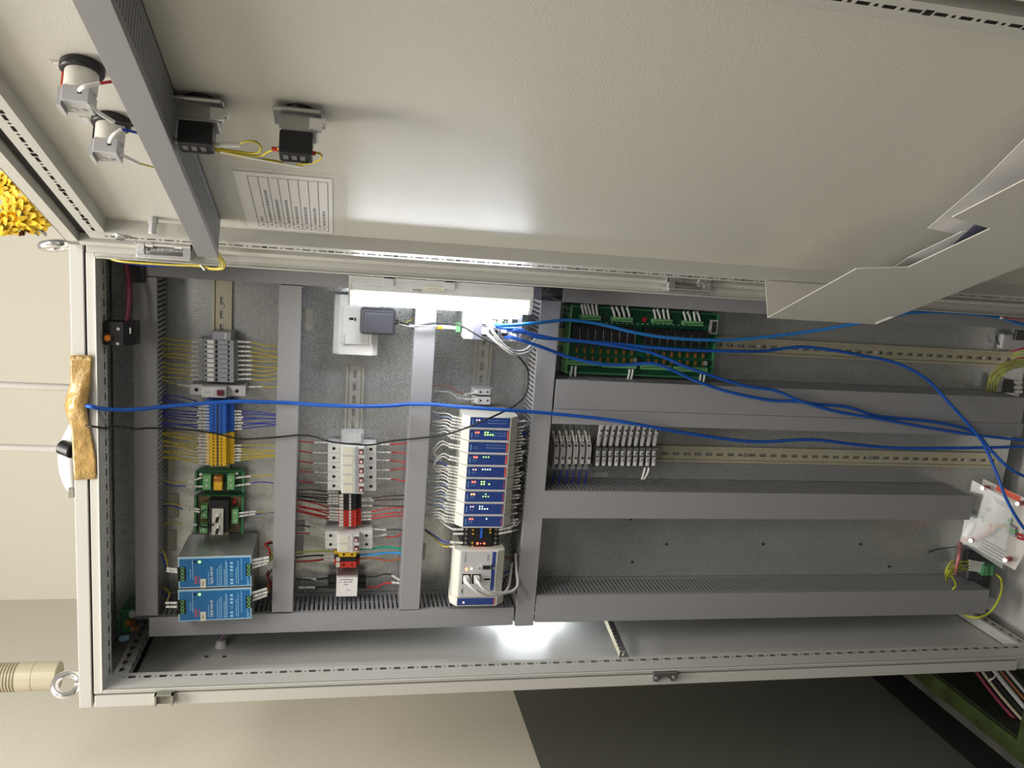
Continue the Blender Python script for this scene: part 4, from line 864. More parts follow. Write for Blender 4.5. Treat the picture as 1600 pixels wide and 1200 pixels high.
sp = frontbox('serial_port', 'chrome', cp, 752, 768, 883, 891, Yc-.005, Yc, bevel=.001); frontbox('port_opening', 'black', sp, 755, 766, 884.5, 889.5, Yc-.0062, Yc-.004)
for xx in (748.5, 771.5): dot('jack_screw', 'chrome', cp, xx, 887, Yc, .0028, .003)
up_ = frontbox('data_port', 'white', cp, 755, 767, 902.5, 908, Yc-.0025, Yc); frontbox('port_opening', 'hole', up_, 756, 766, 903.7, 906.8, Yc-.0030, Yc)
dot('status_light', 'led_o', cp, 729, 889.5, Yc-.001, .0024, .0012); dot('status_light', 'led_w', cp, 736.5, 888.5, Yc-.001, .0018, .0012)
g = G()
for x0, y0, x1, y1 in ((726, 866, 728, 878), (761, 866, 764, 876), (721, 920, 723, 926)): q = span(x0, x1, y0, y1, Yc); g.box(q[0], q[1], Yc-.0014, Yc-.001, q[2], q[3])
g.obj('printed_marks', 'ink_grey', cp)
for xx in (729, 744.5): frontbox('network_port', 'hole', cp, xx-7, xx+6, 897, 912, Yc-.0014, Yc)
a, b, c, d = span(713.5, 776, 933.5, 946.5, Yc)
em = thing('input_output_module', 'white and dark blue end module with pink light below the controller', 'control module', ((a+b)/2, -.008, (c+d)/2), 'blue input output modules')
z1, z0 = W(703, 940, -.105).z, W(786, 940, -.105).z
G().prism([(-.008, d+.002), (-.080, z1), (-.102, z1), (Yc, d), (Yc, c), (-.102, z0), (-.080, z0), (-.008, c-.002)], 'x', a, b-.0003).obj('module_case', 'offwhite', em)
G().box(a+.002, b-.001, Yc-.0010, Yc+.001, c+.004, d-.001).obj('blue_face', 'io_blue', em); G().box(a+.003, b-.002, Yc-.0012, Yc-.001, c+.0045, c+.0065).obj('red_stripe', 'ink_red', em)
p = W(724, 941, Yc); G().cyl((p.x, Yc, p.z), (p.x, Yc-.0014, p.z), .0018, 8).obj('status_light', 'led_p', em)
cable('pale grey patch cable in the upper controller port', 'w_white', [(728, 904, -.135), (730, 911, -.155), (742, 921, -.160), (757, 929, -.150), (775, 930, -.135), (788, 926, -.12), (794, 918, -.10), (797, 905, -.08), (800, 880, -.06)], .0029, ((728, 903, -.119),))
cable('pale grey patch cable in the lower controller port', 'w_white', [(744, 904, -.135), (747, 910, -.155), (757, 920, -.158), (772, 926, -.150), (790, 926, -.135), (803, 922, -.12), (809, 912, -.10), (807, 890, -.08), (806, 865, -.06)], .0029, ((744, 903, -.119),))
for i, (cl, pts) in enumerate((('brown', [(784, 868, -.06), (795, 872, -.05), (808, 866, -.045)]), ('grey', [(784, 864, -.06), (796, 866, -.05), (810, 868, -.045)]), ('white', [(782, 902, -.06), (792, 897, -.05), (803, 892, -.045)]), ('blue', [(784, 897, -.06), (794, 893, -.05), (804, 889, -.045)]), ('maroon', [(780, 922, -.05), (786, 912, -.04), (792, 900, -.03)]))):
    wire(f'{cl} loose wire below the controller running into the duct', cl, pts, r=.0016)

# ================================================================== BLUE NETWORK CABLES, BLACK LEAD
Yb_ = -.135
cable('light blue network cable arcing from the switch to the door pocket', 'ether_l', [(770, 507, -.115), (780, 508, -.145), (800, 508, -.15), (845, 504, -.14), (890, 500, -.12), (940, 507, -.11), (990, 519, -.11), (1040, 527, -.11), (1100, 531, -.11), (1160, 530, -.11), (1250, 520, -.12), (1330, 507, -.15), (1380, 497, -.175), (1430, 488, -.185), (1500, 489, -.18), (1560, 496, -.17), (1600, 508, -.17), (1660, 525, -.17)], .0032, ((768, 506, -.113),))
cable('blue network cable crossing the right rail then bending down beside the white board', 'ether', [(790, 515, -.12), (805, 517, -.145), (840, 524, -.135), (880, 531, -.115), (950, 536, -.11), (980, 539, -.11), (1020, 543, -.11), (1080, 547, -.11), (1160, 549, -.10), (1200, 548, -.09), (1250, 542, -.085), (1300, 547, -.085), (1350, 556, -.085), (1400, 567, -.09), (1446, 591, -.10), (1480, 626, -.11), (1526, 678, -.125), (1541, 702, -.13), (1558, 742, -.15), (1573, 781, -.17), (1598, 823, -.18), (1650, 890, -.18)], .0032, ((786, 514, -.113),))
cable('blue network cable crossing over its neighbour on the wide lower duct', 'ether', [(775, 510, -.12), (790, 513, -.14), (815, 516, -.142), (840, 527, -.14), (900, 532, -.12), (960, 540, -.115), (1010, 549, -.11), (1040, 559, -.11), (1080, 576, -.108), (1161, 602, -.103), (1210, 610, -.100), (1255, 628, -.102), (1307, 643, -.103), (1372, 654, -.103), (1437, 666, -.103), (1519, 679, -.105), (1600, 688, -.12), (1660, 695, -.13)], .0032)
cable('blue network cable lowest out of the switch, trailing across the wide duct', 'ether', [(790, 527, -.12), (802, 528, -.145), (840, 540, -.14), (890, 558, -.12), (940, 569, -.115), (980, 570, -.11), (1020, 568, -.11), (1050, 578, -.108), (1090, 596, -.104), (1138, 612, -.100), (1200, 625, -.098), (1242, 627, -.098), (1281, 632, -.098), (1324, 636, -.098), (1372, 650, -.098), (1437, 656.5, -.098), (1486, 664, -.098), (1525, 677, -.10), (1548, 703, -.11), (1574, 729, -.13), (1600, 744, -.14), (1660, 770, -.14)], .0032, ((800, 526, -.113),))
cable('long blue network cable running from the brown tape down across all rows', 'ether', [(133, 633.5, -.2062), (144, 635.5, -.214), (162, 639, -.20), (195, 640.5, -.18), (225, 639, -.16), (250, 636, -.14), (300, 632, -.125), (360, 627.5, -.115), (400, 628, -.11), (450, 629.5, -.10), (500, 633, -.105), (560, 635, -.11), (610, 634, -.105), (640, 631.6, -.10), (680, 632, -.11), (720, 636, -.125), (780, 640, -.13), (830, 643.5, -.115), (880, 648, -.105), (945, 655, -.10), (990, 662, -.102), (1080, 678, -.09), (1177, 690, -.08), (1268, 687, -.075), (1340, 695, -.07), (1405, 700, -.07), (1502, 700, -.08), (1600, 698, -.09), (1660, 697, -.09)], .0034)
cable('thin black lead strung from the brown tape to the plug-in adapter', 'w_black', [(134, 665.5, -.2045), (146, 666.5, -.210), (165, 669, -.19), (185, 666, -.17), (212, 670, -.13), (240, 669, -.115), (300, 672, -.11), (340, 678, -.105), (376, 686, -.10), (420, 684, -.10), (445, 682, -.098), (466, 680, -.098), (490, 682, -.10), (516, 690, -.105), (550, 694, -.11), (580, 695, -.105), (610, 689, -.10), (640, 686, -.097), (691, 680, -.11), (722, 671, -.125), (768, 652, -.13), (804, 634, -.11), (822, 614, -.10), (825, 580, -.10), (816, 564, -.11), (805, 553, -.135), (780, 540, -.14), (754, 528, -.13), (726, 512, -.122), (710, 506, -.115), (680, 505, -.108), (650, 509, -.105), (625, 504, -.07)], .0017, name='power_lead', cat='cable')

# ================================================================== GREEN RELAY BOARD
Yr = -.040
zL, zR = W(886, 535, Yr).z, W(1117, 535, Yr).z
xT, xB = W(1000, 482, Yr).x, W(1000, 587, Yr).x
rb = thing('relay_board', 'green relay board with sixteen black relays at upper right of lower half', 'circuit board', ((xT+xB)/2, -.008, (zL+zR)/2))
xc_ = (xT+xB)/2
g = G(); g.prism([(xB, -.030), (xB, -.047), (xB+.004, -.047), (xB+.005, Yr+.003), (xT-.005, Yr+.003), (xT-.004, -.047), (xT, -.047), (xT, -.030), (xc_+.02, -.0085), (xc_-.02, -.0085)], 'z', zR+.003, zL-.003); g.obj('carrier', 'green_d', rb)
G().box(xB+.005, xT-.005, Yr, Yr+.0025, zR+.003, zL-.003).obj('circuit_board', 'pcb', rb)
G().box(xB, xT, -.047, -.012, zL-.003, zL).obj('end_plate', 'green_c', rb); G().box(xB+.004, xT-.004, -.047, -.012, zR, zR+.003).obj('end_plate', 'green_d', rb)
for j, (x0, x1) in enumerate(((908, 939), (957, 989), (1021, 1051), (1068, 1099))):
    yy = 493+j*3.0
    k = frontbox('screw_terminal', 'green_c', rb, x0, x1, yy, yy+7, -.055, Yr)
    for i in range(8): dot('terminal_hole', 'hole', k, x0+2+(x1-x0-4)*i/7, yy+4.3, -.055, .0014, .0005, 8)
    n = 4 if j else 5
    for i in range(n):
        x = x0+4+(x1-x0-9)*i/(n-1); xj = random.uniform(-4, 0)
        solo(G().tube([W(x, yy+1, -.050), W(x-1.5, yy-7, -.056), W(x+xj-2, yy-18+j, -.06)], .0024, 7), 'sleeved_wire', 'w_white', f'white sleeved wire above the relay board, {ORD[i]} on the {ORD[j]} upper terminal strip', 'wire', 'white wires above the relay board')
for j, (x0, x1) in enumerate(((888, 939), (942, 995), (1002, 1049), (1053, 1106))):
    yy = [564, 568, 571, 574][j]
    k = frontbox('screw_terminal', 'green_c', rb, x0, x1, yy, yy+7, -.052, Yr)
    nh = 14
    for i in range(nh): dot('terminal_hole', 'hole', k, x0+2+(x1-x0-4)*i/(nh-1), yy+2.5, -.052, .0011, .0005, 6)
for i, (x, y) in enumerate(((894, 572), (900, 572), (984, 577), (989, 577), (1095, 585), (1101, 585))):
    solo(G().tube([W(x, y, -.048), W(x-1, y+8, -.05), W(x-3 if i != 1 else x-1, y+16, -.05)], .0024, 7), 'sleeved_wire', 'w_white', f'white sleeved wire below the relay board, {ORD[i]} from the long sideways duct', 'wire', 'white wires below the relay board')
for i in range(16):
    x = (896+12.35*i) if i < 8 else (1008+12.4*(i-8)); yy = 507+(x-896)*.055
    k = frontbox('relay', 'black', rb, x, x+9.6, yy, yy+25, -.062, Yr, bevel=.0006)
    p0, p1 = W(x+10.6, yy+2, -.060), W(x+9.6, yy+25, -.060)
    G().tube([p0+Vector((0, .012, 0)), p0, p1, p1+Vector((0, .012, 0))], .0007, 5, 1).obj('relay_clip', 'chrome', k)
for i in range(16):
    x = (898+12.3*i) if i < 8 else (1010+12.3*(i-8)); y0 = 534+(x-896)*.045
    p = W(x+4, y0+6, Yr); k = G().lathe((p.x, Yr, p.z), (0, -1, 0), [(.0052, 0), (.0052, .004), (.0040, .0045), (.0036, .003)], 14).obj('suppressor', 'dgrey', rb)
    for dy in (13, 25):
        q = span(x+2, x+5, y0+dy-3, y0+dy+4, Yr-.004); G().box(q[0], q[1], Yr-.004, Yr, q[2], q[3]).obj('resistor', 'copper', rb)
for x, y, m, r in ((1006, 499, 'red', .005), (945, 495, 'dgrey', .005)): p = W(x, y, Yr); G().cyl((p.x, Yr, p.z), (p.x, Yr-.004, p.z), r, 14).obj('varistor', m, rb)
for x, y in ((999, 562), (1108, 567)): p = W(x, y, Yr); G().cyl((p.x, Yr, p.z), (p.x, Yr-.008, p.z+.012), .005, 14).obj('capacitor', 'dgrey', rb)
q = span(1110, 1120, 500, 522, -.050); tg = G().prism([(-.050, q[2]-.002), (-.050, q[3]), (-.042, q[3]), (-.042, q[2]-.002)], 'x', q[0], q[1]).obj('tag_holder', 'lgrey', rb); G().box(q[0]+.003, q[1]-.003, -.0506, -.05, q[2]+.001, q[3]-.003).obj('tag_card', 'dgrey', tg)
g = G()
for i in range(26):
    x = 900+i*8; y = 503+(x-896)*.03; p = W(x, y, Yr); g.box(p.x-.0006, p.x+.0006, Yr-.0006, Yr, p.z-.002, p.z+.002)
g.obj('printed_marks', 'ink_white', rb)
M['mgrey'] = mat('dark_terminal_grey', (.13, .135, .14), .45, bump=(500, .05))
# ================================================================== LEVER TERMINALS
for i in range(6):
    x = 865.5+10.1*i; Yt = -.052; y0, y1 = 690+(i % 2)*-1, 736
    a, b, c, d = span(x, x+7.2, y0, y1, Yt)
    root = thing('lever_terminal', f'pale grey slim terminal with white tag beside the lever fuses, {ORD[i]} from the sideways duct', 'terminal block', ((a+b)/2, -.008, (c+d)/2), 'slim pale grey terminals')
    G().prism([(b, -.030), (b-.004, -.046), (b-.016, Yt), (a+.022, Yt), (a+.012, -.044), (a, -.040), (a, -.030), (a+.012, -.0085), (b-.010, -.0085)], 'z', c, d).obj('block_body', 'lgrey', root)
    for yy in (696, 715, 727): dot('screw_hole', 'hole', root, x+3.4, yy, Yt+(.002 if yy > 700 else .004), .0018, .004)
    frontbox('marker', 'white', root, x+1, x+6.2, 718, 725, Yt-.0025, Yt)
    wire(f'white sleeved thick wire above slim terminals, {ORD[i]} from the sideways duct', 'grey', [(x-2, 676, -.045), (x-3, 670, -.04), (x-3, 662, -.04)], r=.0012, sleeve=[(x+2, 690, -.046), (x-2, 672, -.045)], rs=.0030)
    wire(f'white sleeved thin wire above slim terminals, {ORD[i]} from the sideways duct', 'grey', [(x+5, 682, -.045), (x+4, 672, -.04), (x+4, 662, -.04)], r=.0010, sleeve=[(x+5.5, 690, -.046), (x+5, 680, -.045)], rs=.0020)
    wire(f'dark blue wire below slim terminals, {ORD[i]} from the sideways duct', 'blue', [(x+1, 735, -.042), (x-1, 747, -.045), (x-3, 757, -.045)], r=.0016)
for i in range(10):
    x = 931+9.75*i; Yt = -.050
    a, b, c, d = span(x, x+7.6, 698, 731, Yt)
    root = thing('fuse_terminal', f'grey fuse terminal with raised lever, {ORD[i]} from the slim terminals', 'terminal block', ((a+b)/2, -.008, (c+d)/2), 'fuse terminals with raised levers')
    G().prism([(b, -.034), (b-.003, Yt), (a+.005, Yt), (a, -.040), (a, -.030), (a+.010, -.0085), (b-.010, -.0085)], 'z', c, d).obj('block_body', 'mgrey', root)
    for yy, m in ((708.5, 'lgrey'), (718.5, 'lgrey')):
        k = frontbox('contact_tab', m, root, x+1.2, x+5.6, yy-3.6, yy+3.2, Yt-.0035, Yt); dot('contact_hole', 'hole', k, x+3.6, yy+.4, Yt-.0035, .0014, .0005, 8)
    frontbox('marker', 'white', root, x+.5, x+4.8, 722.5, 728, Yt-.0035, Yt)
    p0 = W(x+3.5, 697, Yt); p1 = W(x+9.5, 664, -.082); w = .0029
    k = G().slab([p0+Vector((0, 0, w)), p0-Vector((0, 0, w)), p1-Vector((0, 0, w)), p1+Vector((0, 0, w))], (p1-p0).cross(Vector((0, 0, 1))), .006).obj('lever', 'lgrey', root)
    h = p1+Vector((.004, -.001, 0)); G().box(h.x-.006, h.x+.003, h.y-.003, h.y+.009, h.z-.0045, h.z+.0045).obj('lever_handle', 'lgrey', k, bevel=.0008)
    m_ = p0.lerp(p1, .52); G().cyl(m_+Vector((0, -.001, 0)), m_+Vector((0, -.0045, -.001)), .0030, 10).obj('lever_pivot', 'chrome', k)
    m_ = p0.lerp(p1, .74); G().cyl(m_+Vector((0, -.001, 0)), m_+Vector((0, -.004, 0)), .0016, 8).obj('lever_hole', 'hole', k)
for i, x in enumerate((1008, 1014)): solo(G().tube([W(x, 731, -.042), W(x-2, 739, -.045), W(x-5 if i == 0 else x-8, 749, -.045)], .0022, 7), 'sleeved_wire', 'sleeve', f"short white sleeved wire below the fuse terminals, {['nearer the slim terminals', 'nearer the rail end'][i]}", 'wire')
# ================================================================== WHITE STICKERS ON THE PLATE
for (x0, x1, y0, y1, txt, lab) in ((476.5, 489, 482.5, 516, ('UTILITY', 'SOCKET'), 'white sticker reading UTILITY SOCKET beside the white socket'), (263, 273, 716, 742, None, 'white sticker on the plate above the yellow terminals'), (262, 280, 771, 808, None, 'white sticker on the plate above the heat sink board'), (262, 276, 829, 860, None, 'white sticker on the plate above the upper power supply'),
        (469, 486, 684, 734, None, 'long white sticker above the five breakers'), (464, 474, 837, 866, None, 'grey white sticker above the lower breaker pair'), (464, 476, 813, 830, None, 'small grey white sticker above the red terminals'), (683, 690, 489, 512, None, 'white sticker beside the green plug of the network switch'), (678, 685, 587, 615, None, 'white sticker above the pale grey terminals'), (398, 405, 841, 856, None, 'small pale tab beside the upper power supply'),
        (879, 886, 512, 526, None, 'pale tag left of the relay board upper part'), (878, 886, 533, 541, None, 'small pale tag left of the relay board lower part'), (922, 950, 737, 745, None, 'faint grey sticker below the fuse terminals'), (660, 665, 850, 875, None, 'narrow grey sticker below the breaker duct')):
    a, b, c, d = span(x0, x1, y0, y1, -.001)
    o = solo(G().box(a, b, -.0016, -.0004, c, d), 'plate_sticker', 'label' if 'white' in lab and 'grey' not in lab else 'lgrey', lab, 'sticker', 'stickers on the mounting plate')
    g = G(); t = .0005
    for q in ((a+.001, b-.001, c+.001, c+.001+t), (a+.001, b-.001, d-.001-t, d-.001), (a+.001, a+.001+t, c+.001, d-.001), (b-.001-t, b-.001, c+.001, d-.001)): g.box(q[0], q[1], -.0019, -.0016, q[2], q[3])
    g.obj('sticker_border', 'ink_grey', o)
    if txt:
        for i, s_ in enumerate(txt): text(s_, .0052, ((a+b)/2, -.0017, c+(d-c)*(.66-.34*i)), FR, FU, 'ink_grey', o)

# ================================================================== ON THE DOOR
def on_door(name, label, cat, s, z, group=None): return thing(name, label, cat, DP(s, 0, z), group)
# pilot lights
for i, (x, y, xl_, yl_) in enumerate(((129, 106, 89, 102), (174, 190, 133, 188))):
    s, _, z = WD(x, y, .003)
    r_ = on_door('pilot_light', f"white pilot light body with black ring, {'upper, wired in red' if i == 0 else 'lower, wired in blue'}", 'pilot light', s, z, 'pilot light bodies on the door')
    G(DP).lathe((s, .0003, z), (0, 1, 0), [(.019, 0), (.0205, .001), (.0205, .007), (.019, .009), (.015, .009)], 28).obj('ring_nut', 'black', r_)
    G(DP).lathe((s, .008, z), (0, 1, 0), [(.0155, 0), (.0155, .021), (.0150, .022)], 24).obj('light_body', 'offwhite', r_)
    G(DP).box(s-.0135, s+.0135, .029, .046, z-.0125, z+.0125).obj('terminal_block', 'lgrey', r_, bevel=.001)
    G(DP).box(s-.011, s+.011, .031, .050, z+.0125, z+.0165).obj('clip_wing', 'lgrey', r_)
    G(DP).box(s-.006, s+.006, .012, .027, z+.0145, z+.0162).obj('window_slot', 'ink_red' if i == 0 else 'dgrey', r_)
    for dz in (.005, -.003): G(DP).cyl((s-.004, .0455, z+dz), (s-.004, .0468, z+dz), .0032, 12).obj('terminal_screw', 'alu', r_)
    G(DP).box(s+.0128, s+.0138, .033, .038, z-.006, z-.002).obj('wire_entry', 'hole', r_)
    ls, _, lz = WD(xl_, yl_, .0005)
    o = on_door('name_tag', f"white name tag beside the {'upper' if i == 0 else 'lower'} pilot light", 'label', ls, lz, 'name tags on the door')
    G(DP).box(ls-.008, ls+.008, .0003, .0007, lz-.005, lz+.005).obj('tag_plate', 'paper', o)
    g = G(DP)
    for q in ((-.0065, .0065, .0034, .0038), (-.0065, .0065, -.0038, -.0034), (-.0065, -.0061, -.0038, .0038), (.0061, .0065, -.0038, .0038)): g.box(ls+q[0], ls+q[1], .0007, .0009, lz+q[2], lz+q[3])
    g.obj('tag_border', 'ink_grey', o); text('L2' if i == 0 else 'L1', .0045, DP(ls, .0007, lz), DU, FU, 'ink_grey', o)
def dwire(label, color, pts, r=.0011, sleeve=None, rs=.0021, group=None):
    P = [DP(*WD(*p)) for p in pts]
    o = solo(G().tube(P, r, 6, 5), 'wire', 'w_'+color, label, 'wire', group)
    if sleeve: G().tube([DP(*WD(*p)) for p in sleeve], rs, 7, 4).obj('wire_sleeve', 'sleeve', o)
    return o
dwire('red wire pair end at the upper pilot light', 'red', [(152, 131, .030), (164, 129, .028), (180, 127, .02)], .0015, [(124, 141, .038), (132, 135, .040), (155, 130, .032)])
dwire('black wire from the upper pilot light passing the lower one', 'black', [(176, 190, .030), (190, 194, .028), (212, 196, .02)], .0016, [(138, 162, .045), (155, 176, .040), (177, 190, .030)])
dwire('blue wire at the lower pilot light', 'blue', [(188, 203, .032), (200, 204, .03), (220, 209, .02)], .0016, [(171, 222, .038), (176, 212, .040), (190, 202, .034)])
dwire('yellow wire leaving the lower pilot light', 'yellow', [(216, 255, .036), (228, 258, .032), (246, 263, .02)], .0010, [(186, 240, .042), (202, 248, .038), (218, 256, .035)])
# push buttons
for i, (x, y) in enumerate(((313, 166), (467, 182))):
    s, _, z = WD(x, y, .006)
    r_ = on_door('push_button', f"rear of a push button with metal collar and black contacts, {'nearer the door duct' if i == 0 else 'farther from the door duct'}", 'push button', s, z, 'push button backs on the door')
    G(DP).lathe((s, .0003, z), (0, 1, 0), [(.018, 0), (.018, .004), (.015, .005)], 22).obj('gasket_ring', 'black', r_)
    cl_ = G(DP).prism([(s-.018, .0045), (s+.016, .0045), (s+.022, .007), (s+.020, .0105), (s-.018, .0095)], 'z', z-.0255, z+.0265).obj('collar', 'steel', r_, bevel=.002)
    G(DP).box(s-.014, s+.014, .0095, .030, z-.021, z+.019).obj('latch_frame', 'steel', r_, bevel=.0015)
    for q in ((-.019, -.012, .012, .024, .012, .021), (.008, .016, .014, .028, -.026, -.012), (-.016, -.013, .012, .029, -.004, .006), (.002, .012, .010, .020, -.030, -.018), (-.017, -.013, .013, .020, -.018, -.008)): G(DP).box(s+q[0], s+q[1], q[2], q[3], z+q[4], z+q[5]).obj('latch_tooth', 'chrome', cl_, bevel=.001)
    for q in (.013, .018, .023): G(DP).box(s-.0148, s-.0138, q, q+.0018, z-.019, z+.017).obj('latch_groove', 'dgrey', cl_)
    cb_ = G(DP).prism([(s-.012, .029), (s+.012, .029), (s+.013, .040), (s+.011, .055), (s-.011, .055)], 'z', z-.0165, z+.0185).obj('contact_block', 'black', r_, bevel=.0015)
    for dz in (-.006, .003, .012): G(DP).box(s-.004, s+.006, .0548, .0556, z+dz-.0032, z+dz+.0022).obj('contact_screw', 'steel', cb_)
    G(DP).box(s-.010, s-.005, .0548, .0556, z-.012, z+.016).obj('contact_slot', 'hole', cb_)
dwire('pale sleeved thick lead out of the first push button', 'white', [(268, 220, .046), (285, 220, .046)], .0030)
dwire('yellow wire looping back from the pale sleeve between push buttons', 'yellow', [(372, 226, .044), (385, 221, .044), (400, 222, .044), (408, 231, .044), (402, 239, .046), (380, 238, .046), (340, 232, .05), (332, 228, .05)], .0012, [(333, 227, .048), (352, 226, .046), (374, 226, .044)], .0030)
dwire('yellow wire rising into the red ferrule of the second push button', 'yellow', [(334, 232, .05), (370, 240, .048), (405, 244, .046), (418, 238, .046), (428, 234, .048), (438, 232, .05)], .0012)
dwire('yellow wire looping round below the second push button', 'yellow', [(334, 234, .05), (370, 244, .048), (420, 250, .045), (460, 257, .042), (490, 254, .042), (502, 247, .044), (500, 240, .046), (484, 238, .048)], .0012, [(345, 236, .049), (400, 247, .046), (440, 254, .043), (472, 260, .042)], .0021)
for i, (x, y) in enumerate(((432, 233), (486, 239))):
    p = DP(*WD(x, y, .049)); solo(G().cyl(p-Vector((0, 0, -.005)), p+Vector((0, 0, -.005)), .0024, 10), 'ferrule', 'red', f"red ferrule on the {'duct' if i == 0 else 'far'} side of the second push button", 'ferrule')
# printed list in a clear film
(sa, _, z1), (sb, _, z0) = WD(376, 262, .0), WD(519, 366, .0)
s0, s1, z1, z0 = .0720, .2690, ZF-.0640, ZF-.1880
pp = on_door('printed_list', 'white printed list sheet taped in clear film on the door', 'paper', .17, (z0+z1)/2)
G(DP).box(s0-.004, s1+.012, .0002, .0006, z0-.018, z1+.018).obj('clear_film', 'film', pp)
sh = G(DP).box(s0, s1, .0006, .0010, z0, z1).obj('sheet', 'paper_w', pp)
g = G(DP); tz1, tz0, ts0, ts1 = z1-.0165, z0+.006, s0+.008, s1-.012; lw = .00035
zz = lin(tz1, tz0, 9)
for q in zz: g.box(ts0, ts1, .0010, .0012, q-lw, q+lw)
for q in (ts0, ts0+.018, ts1): g.box(q-lw, q+lw, .0010, .0012, tz0, tz1)
g.obj('table_lines', 'ink', sh)
g = G(DP)
for i in range(8):
    zc_ = (zz[i]+zz[i+1])/2; g.box(ts0+.006, ts0+.0115, .0010, .0012, zc_-.0022, zc_+.0022)
    x = ts0+.022; end = ts0+.022+[.018, .115, .085, .085, .065, .065, .065, .055][i]
    while x < end:
        w = random.uniform(.003, .010); g.box(x, min(x+w, end), .0010, .0012, zc_-.0019, zc_+.0019); x += w+.0022
g.obj('small_print', 'ink_grey', sh)
# document pocket
HP = .09
pk = on_door('document_pocket', 'pale grey sheet metal document pocket on the lower door', 'document pocket', .4, ZF-1.15)
v = [WD(x, y, HP) for x, y in ((1199, 497), (1338, 420), (1425, 418), (1540, 357), (1487, 340), (1600, 278))]
vb = [WD(x, y, HP) for x, y in ((1373, 508), (1600, 412))]
ps0 = v[0][0]; zr = v[0][2]; zlow = (vb[0][2]+vb[1][2])/2; PE = .742
zst = (v[2][2]+v[3][2])/2; s_a, s_b, s_c, s_d = v[1][0], v[2][0], v[3][0], v[4][0]
poly = [(ps0, zr), (s_a, v[1][2]), (s_b, zst), (s_c, zst), (s_d, v[4][2]), (PE, v[4][2]), (PE, zlow), (ps0+.05, zlow), (ps0+.05, zlow+.012), (ps0, zlow+.012)]
def face(pol, h, th): return [DP(s, h, z) for s, z in pol], DN, th
g = G(); g.slab(*face(poly, HP, .0015)); g.obj('pocket_face', 'paint', pk, bevel=.0005)
g = G(DP); g.box(ps0, ps0+.0012, RH+.001, HP, zlow, zr); g.box(ps0-.006, ps0, RH+.0005, RH+.002, zlow, zr-.004); g.obj('pocket_side', 'paint', pk)
g = G(DP); g.box(PE-.0012, PE, RH+.001, HP, zlow, v[4][2]); g.obj('pocket_side', 'paint', pk)
G(DP).box(ps0, PE, RH+.001, HP, zlow, zlow+.0012).obj('pocket_bottom', 'paint', pk)
q0 = WD(1340, 488, HP); q1 = WD(1407, 490, HP)
G(DP).box(ps0+.012, ps0+.055, HP-.004, HP+.0012, zlow+.006, zlow+.014).obj('slot_edge', 'frame', pk) if False else None
def sheet(name, m, label, pts, h):
    P = [DP(*WD(x, y, h)) for x, y in pts]; g = G(); g.slab(P, DN, .0006); return solo(g, name, m, label, 'paper', 'papers in the door pocket')
sheet('document_sheet', 'paper_w', 'large white paper standing highest in the door pocket', [(1449, 357), (1500, 367), (1560, 420), (1700, 420), (1760, 160), (1700, 118), (1600, 218), (1530, 288)], .055)
sheet('document_sheet', 'paper_w', 'narrow white paper edge low in the pocket notch', [(1396, 418), (1420, 402), (1503, 362), (1560, 360), (1600, 410), (1420, 440)], .074)
sheet('document_folder', 'io_grey' if 'io_grey' in M else 'dgrey', 'dark slate folder corner showing in the pocket notch', [(1482, 388), (1522, 352), (1560, 350), (1600, 380), (1500, 410)], .080)
# bolts on the hinge side of the door
for i, (x, y, L, r) in enumerate(((240, 340, .026, .0055), (188, 368, .006, .007))):
    s, _, z = WD(x, y, .0215 if i else 0); h0 = .0215 if i else 0
    G(DP).lathe((s, h0, z), (0, 1, 0), [(r*1.25, 0), (r*1.25, L*.35), (r, L*.36), (r, L*.92), (r*.8, L)], 8 if i == 0 else 12, smooth=False).obj('earth_bolt', 'lgrey' if i == 0 else 'chrome', door)
# yellow wires leaving the door duct to the cabinet
for i, dx in enumerate((0, 3, 6)):
    wire(f"yellow wire hanging from the end of the door duct, {['innermost', 'middle', 'outermost'][i]} of three", 'yellow' if i != 1 else 'offw', [DP(.11, .03, ZF-.010-.004*i), W(337+dx, 399, -.245), W(344+dx, 409, -.232), W(343+dx, 418+i, -.222), W(330, 419+i, -.215), W(313, 414.5+i, -.211), W(270, 413.5+i*.6, -.209), W(225, 411+i*.6, -.208), W(190, 408+i*.5, -.207), W(172, 405, -.19), W(165, 404, -.14)], r=.0013, name='wire', mark=False)
solo(G().cyl(W(313, 413, -.213), W(320, 422, -.215), .0018, 8), 'cable_tie', 'white', 'small white cable tie on the yellow wires by the frame', 'cable tie')
# ================================================================== TOP INSIDE OF CABINET
# door switch
Yd = -.172; a, b, c, d = span(161, 207, 503, 540, Yd)
ds = thing('door_switch', 'black door switch with orange button on the top frame strip', 'switch', ((a+b)/2, Yd+.015, (c+d)/2))
G().prism([(d, Yd), (d, Yd+.022), (d-.038, Yd+.034), (c, Yd+.03), (c, Yd+.012), (c+.014, Yd)], 'x', a, b).obj('switch_body', 'black', ds, bevel=.001) if False else G().prism([(Yd, d), (Yd+.024, d), (Yd+.034, d-.030), (Yd+.034, c-.004), (Yd+.012, c-.002), (Yd, c+.014)], 'x', a, b).obj('switch_body', 'black', ds, bevel=.001)
p = W(169, 527, Yd); k = G().cyl((p.x, Yd+.001, p.z), (p.x, Yd-.0025, p.z), .0080, 16).obj('button_bezel', 'dgrey', ds); G().cyl((p.x, Yd-.0024, p.z), (p.x, Yd-.010, p.z-.001), .0048, 14).obj('button', 'orange', k)
for x, y in ((185, 514), (184, 537)): dot('case_screw', 'chrome', ds, x, y, Yd, .0026, .0012)
q = span(200, 205, 512, 521, Yd+.008); G().box(q[0], q[1], Yd+.006, Yd+.010, q[2], q[3]).obj('rating_label', 'lgrey', ds)
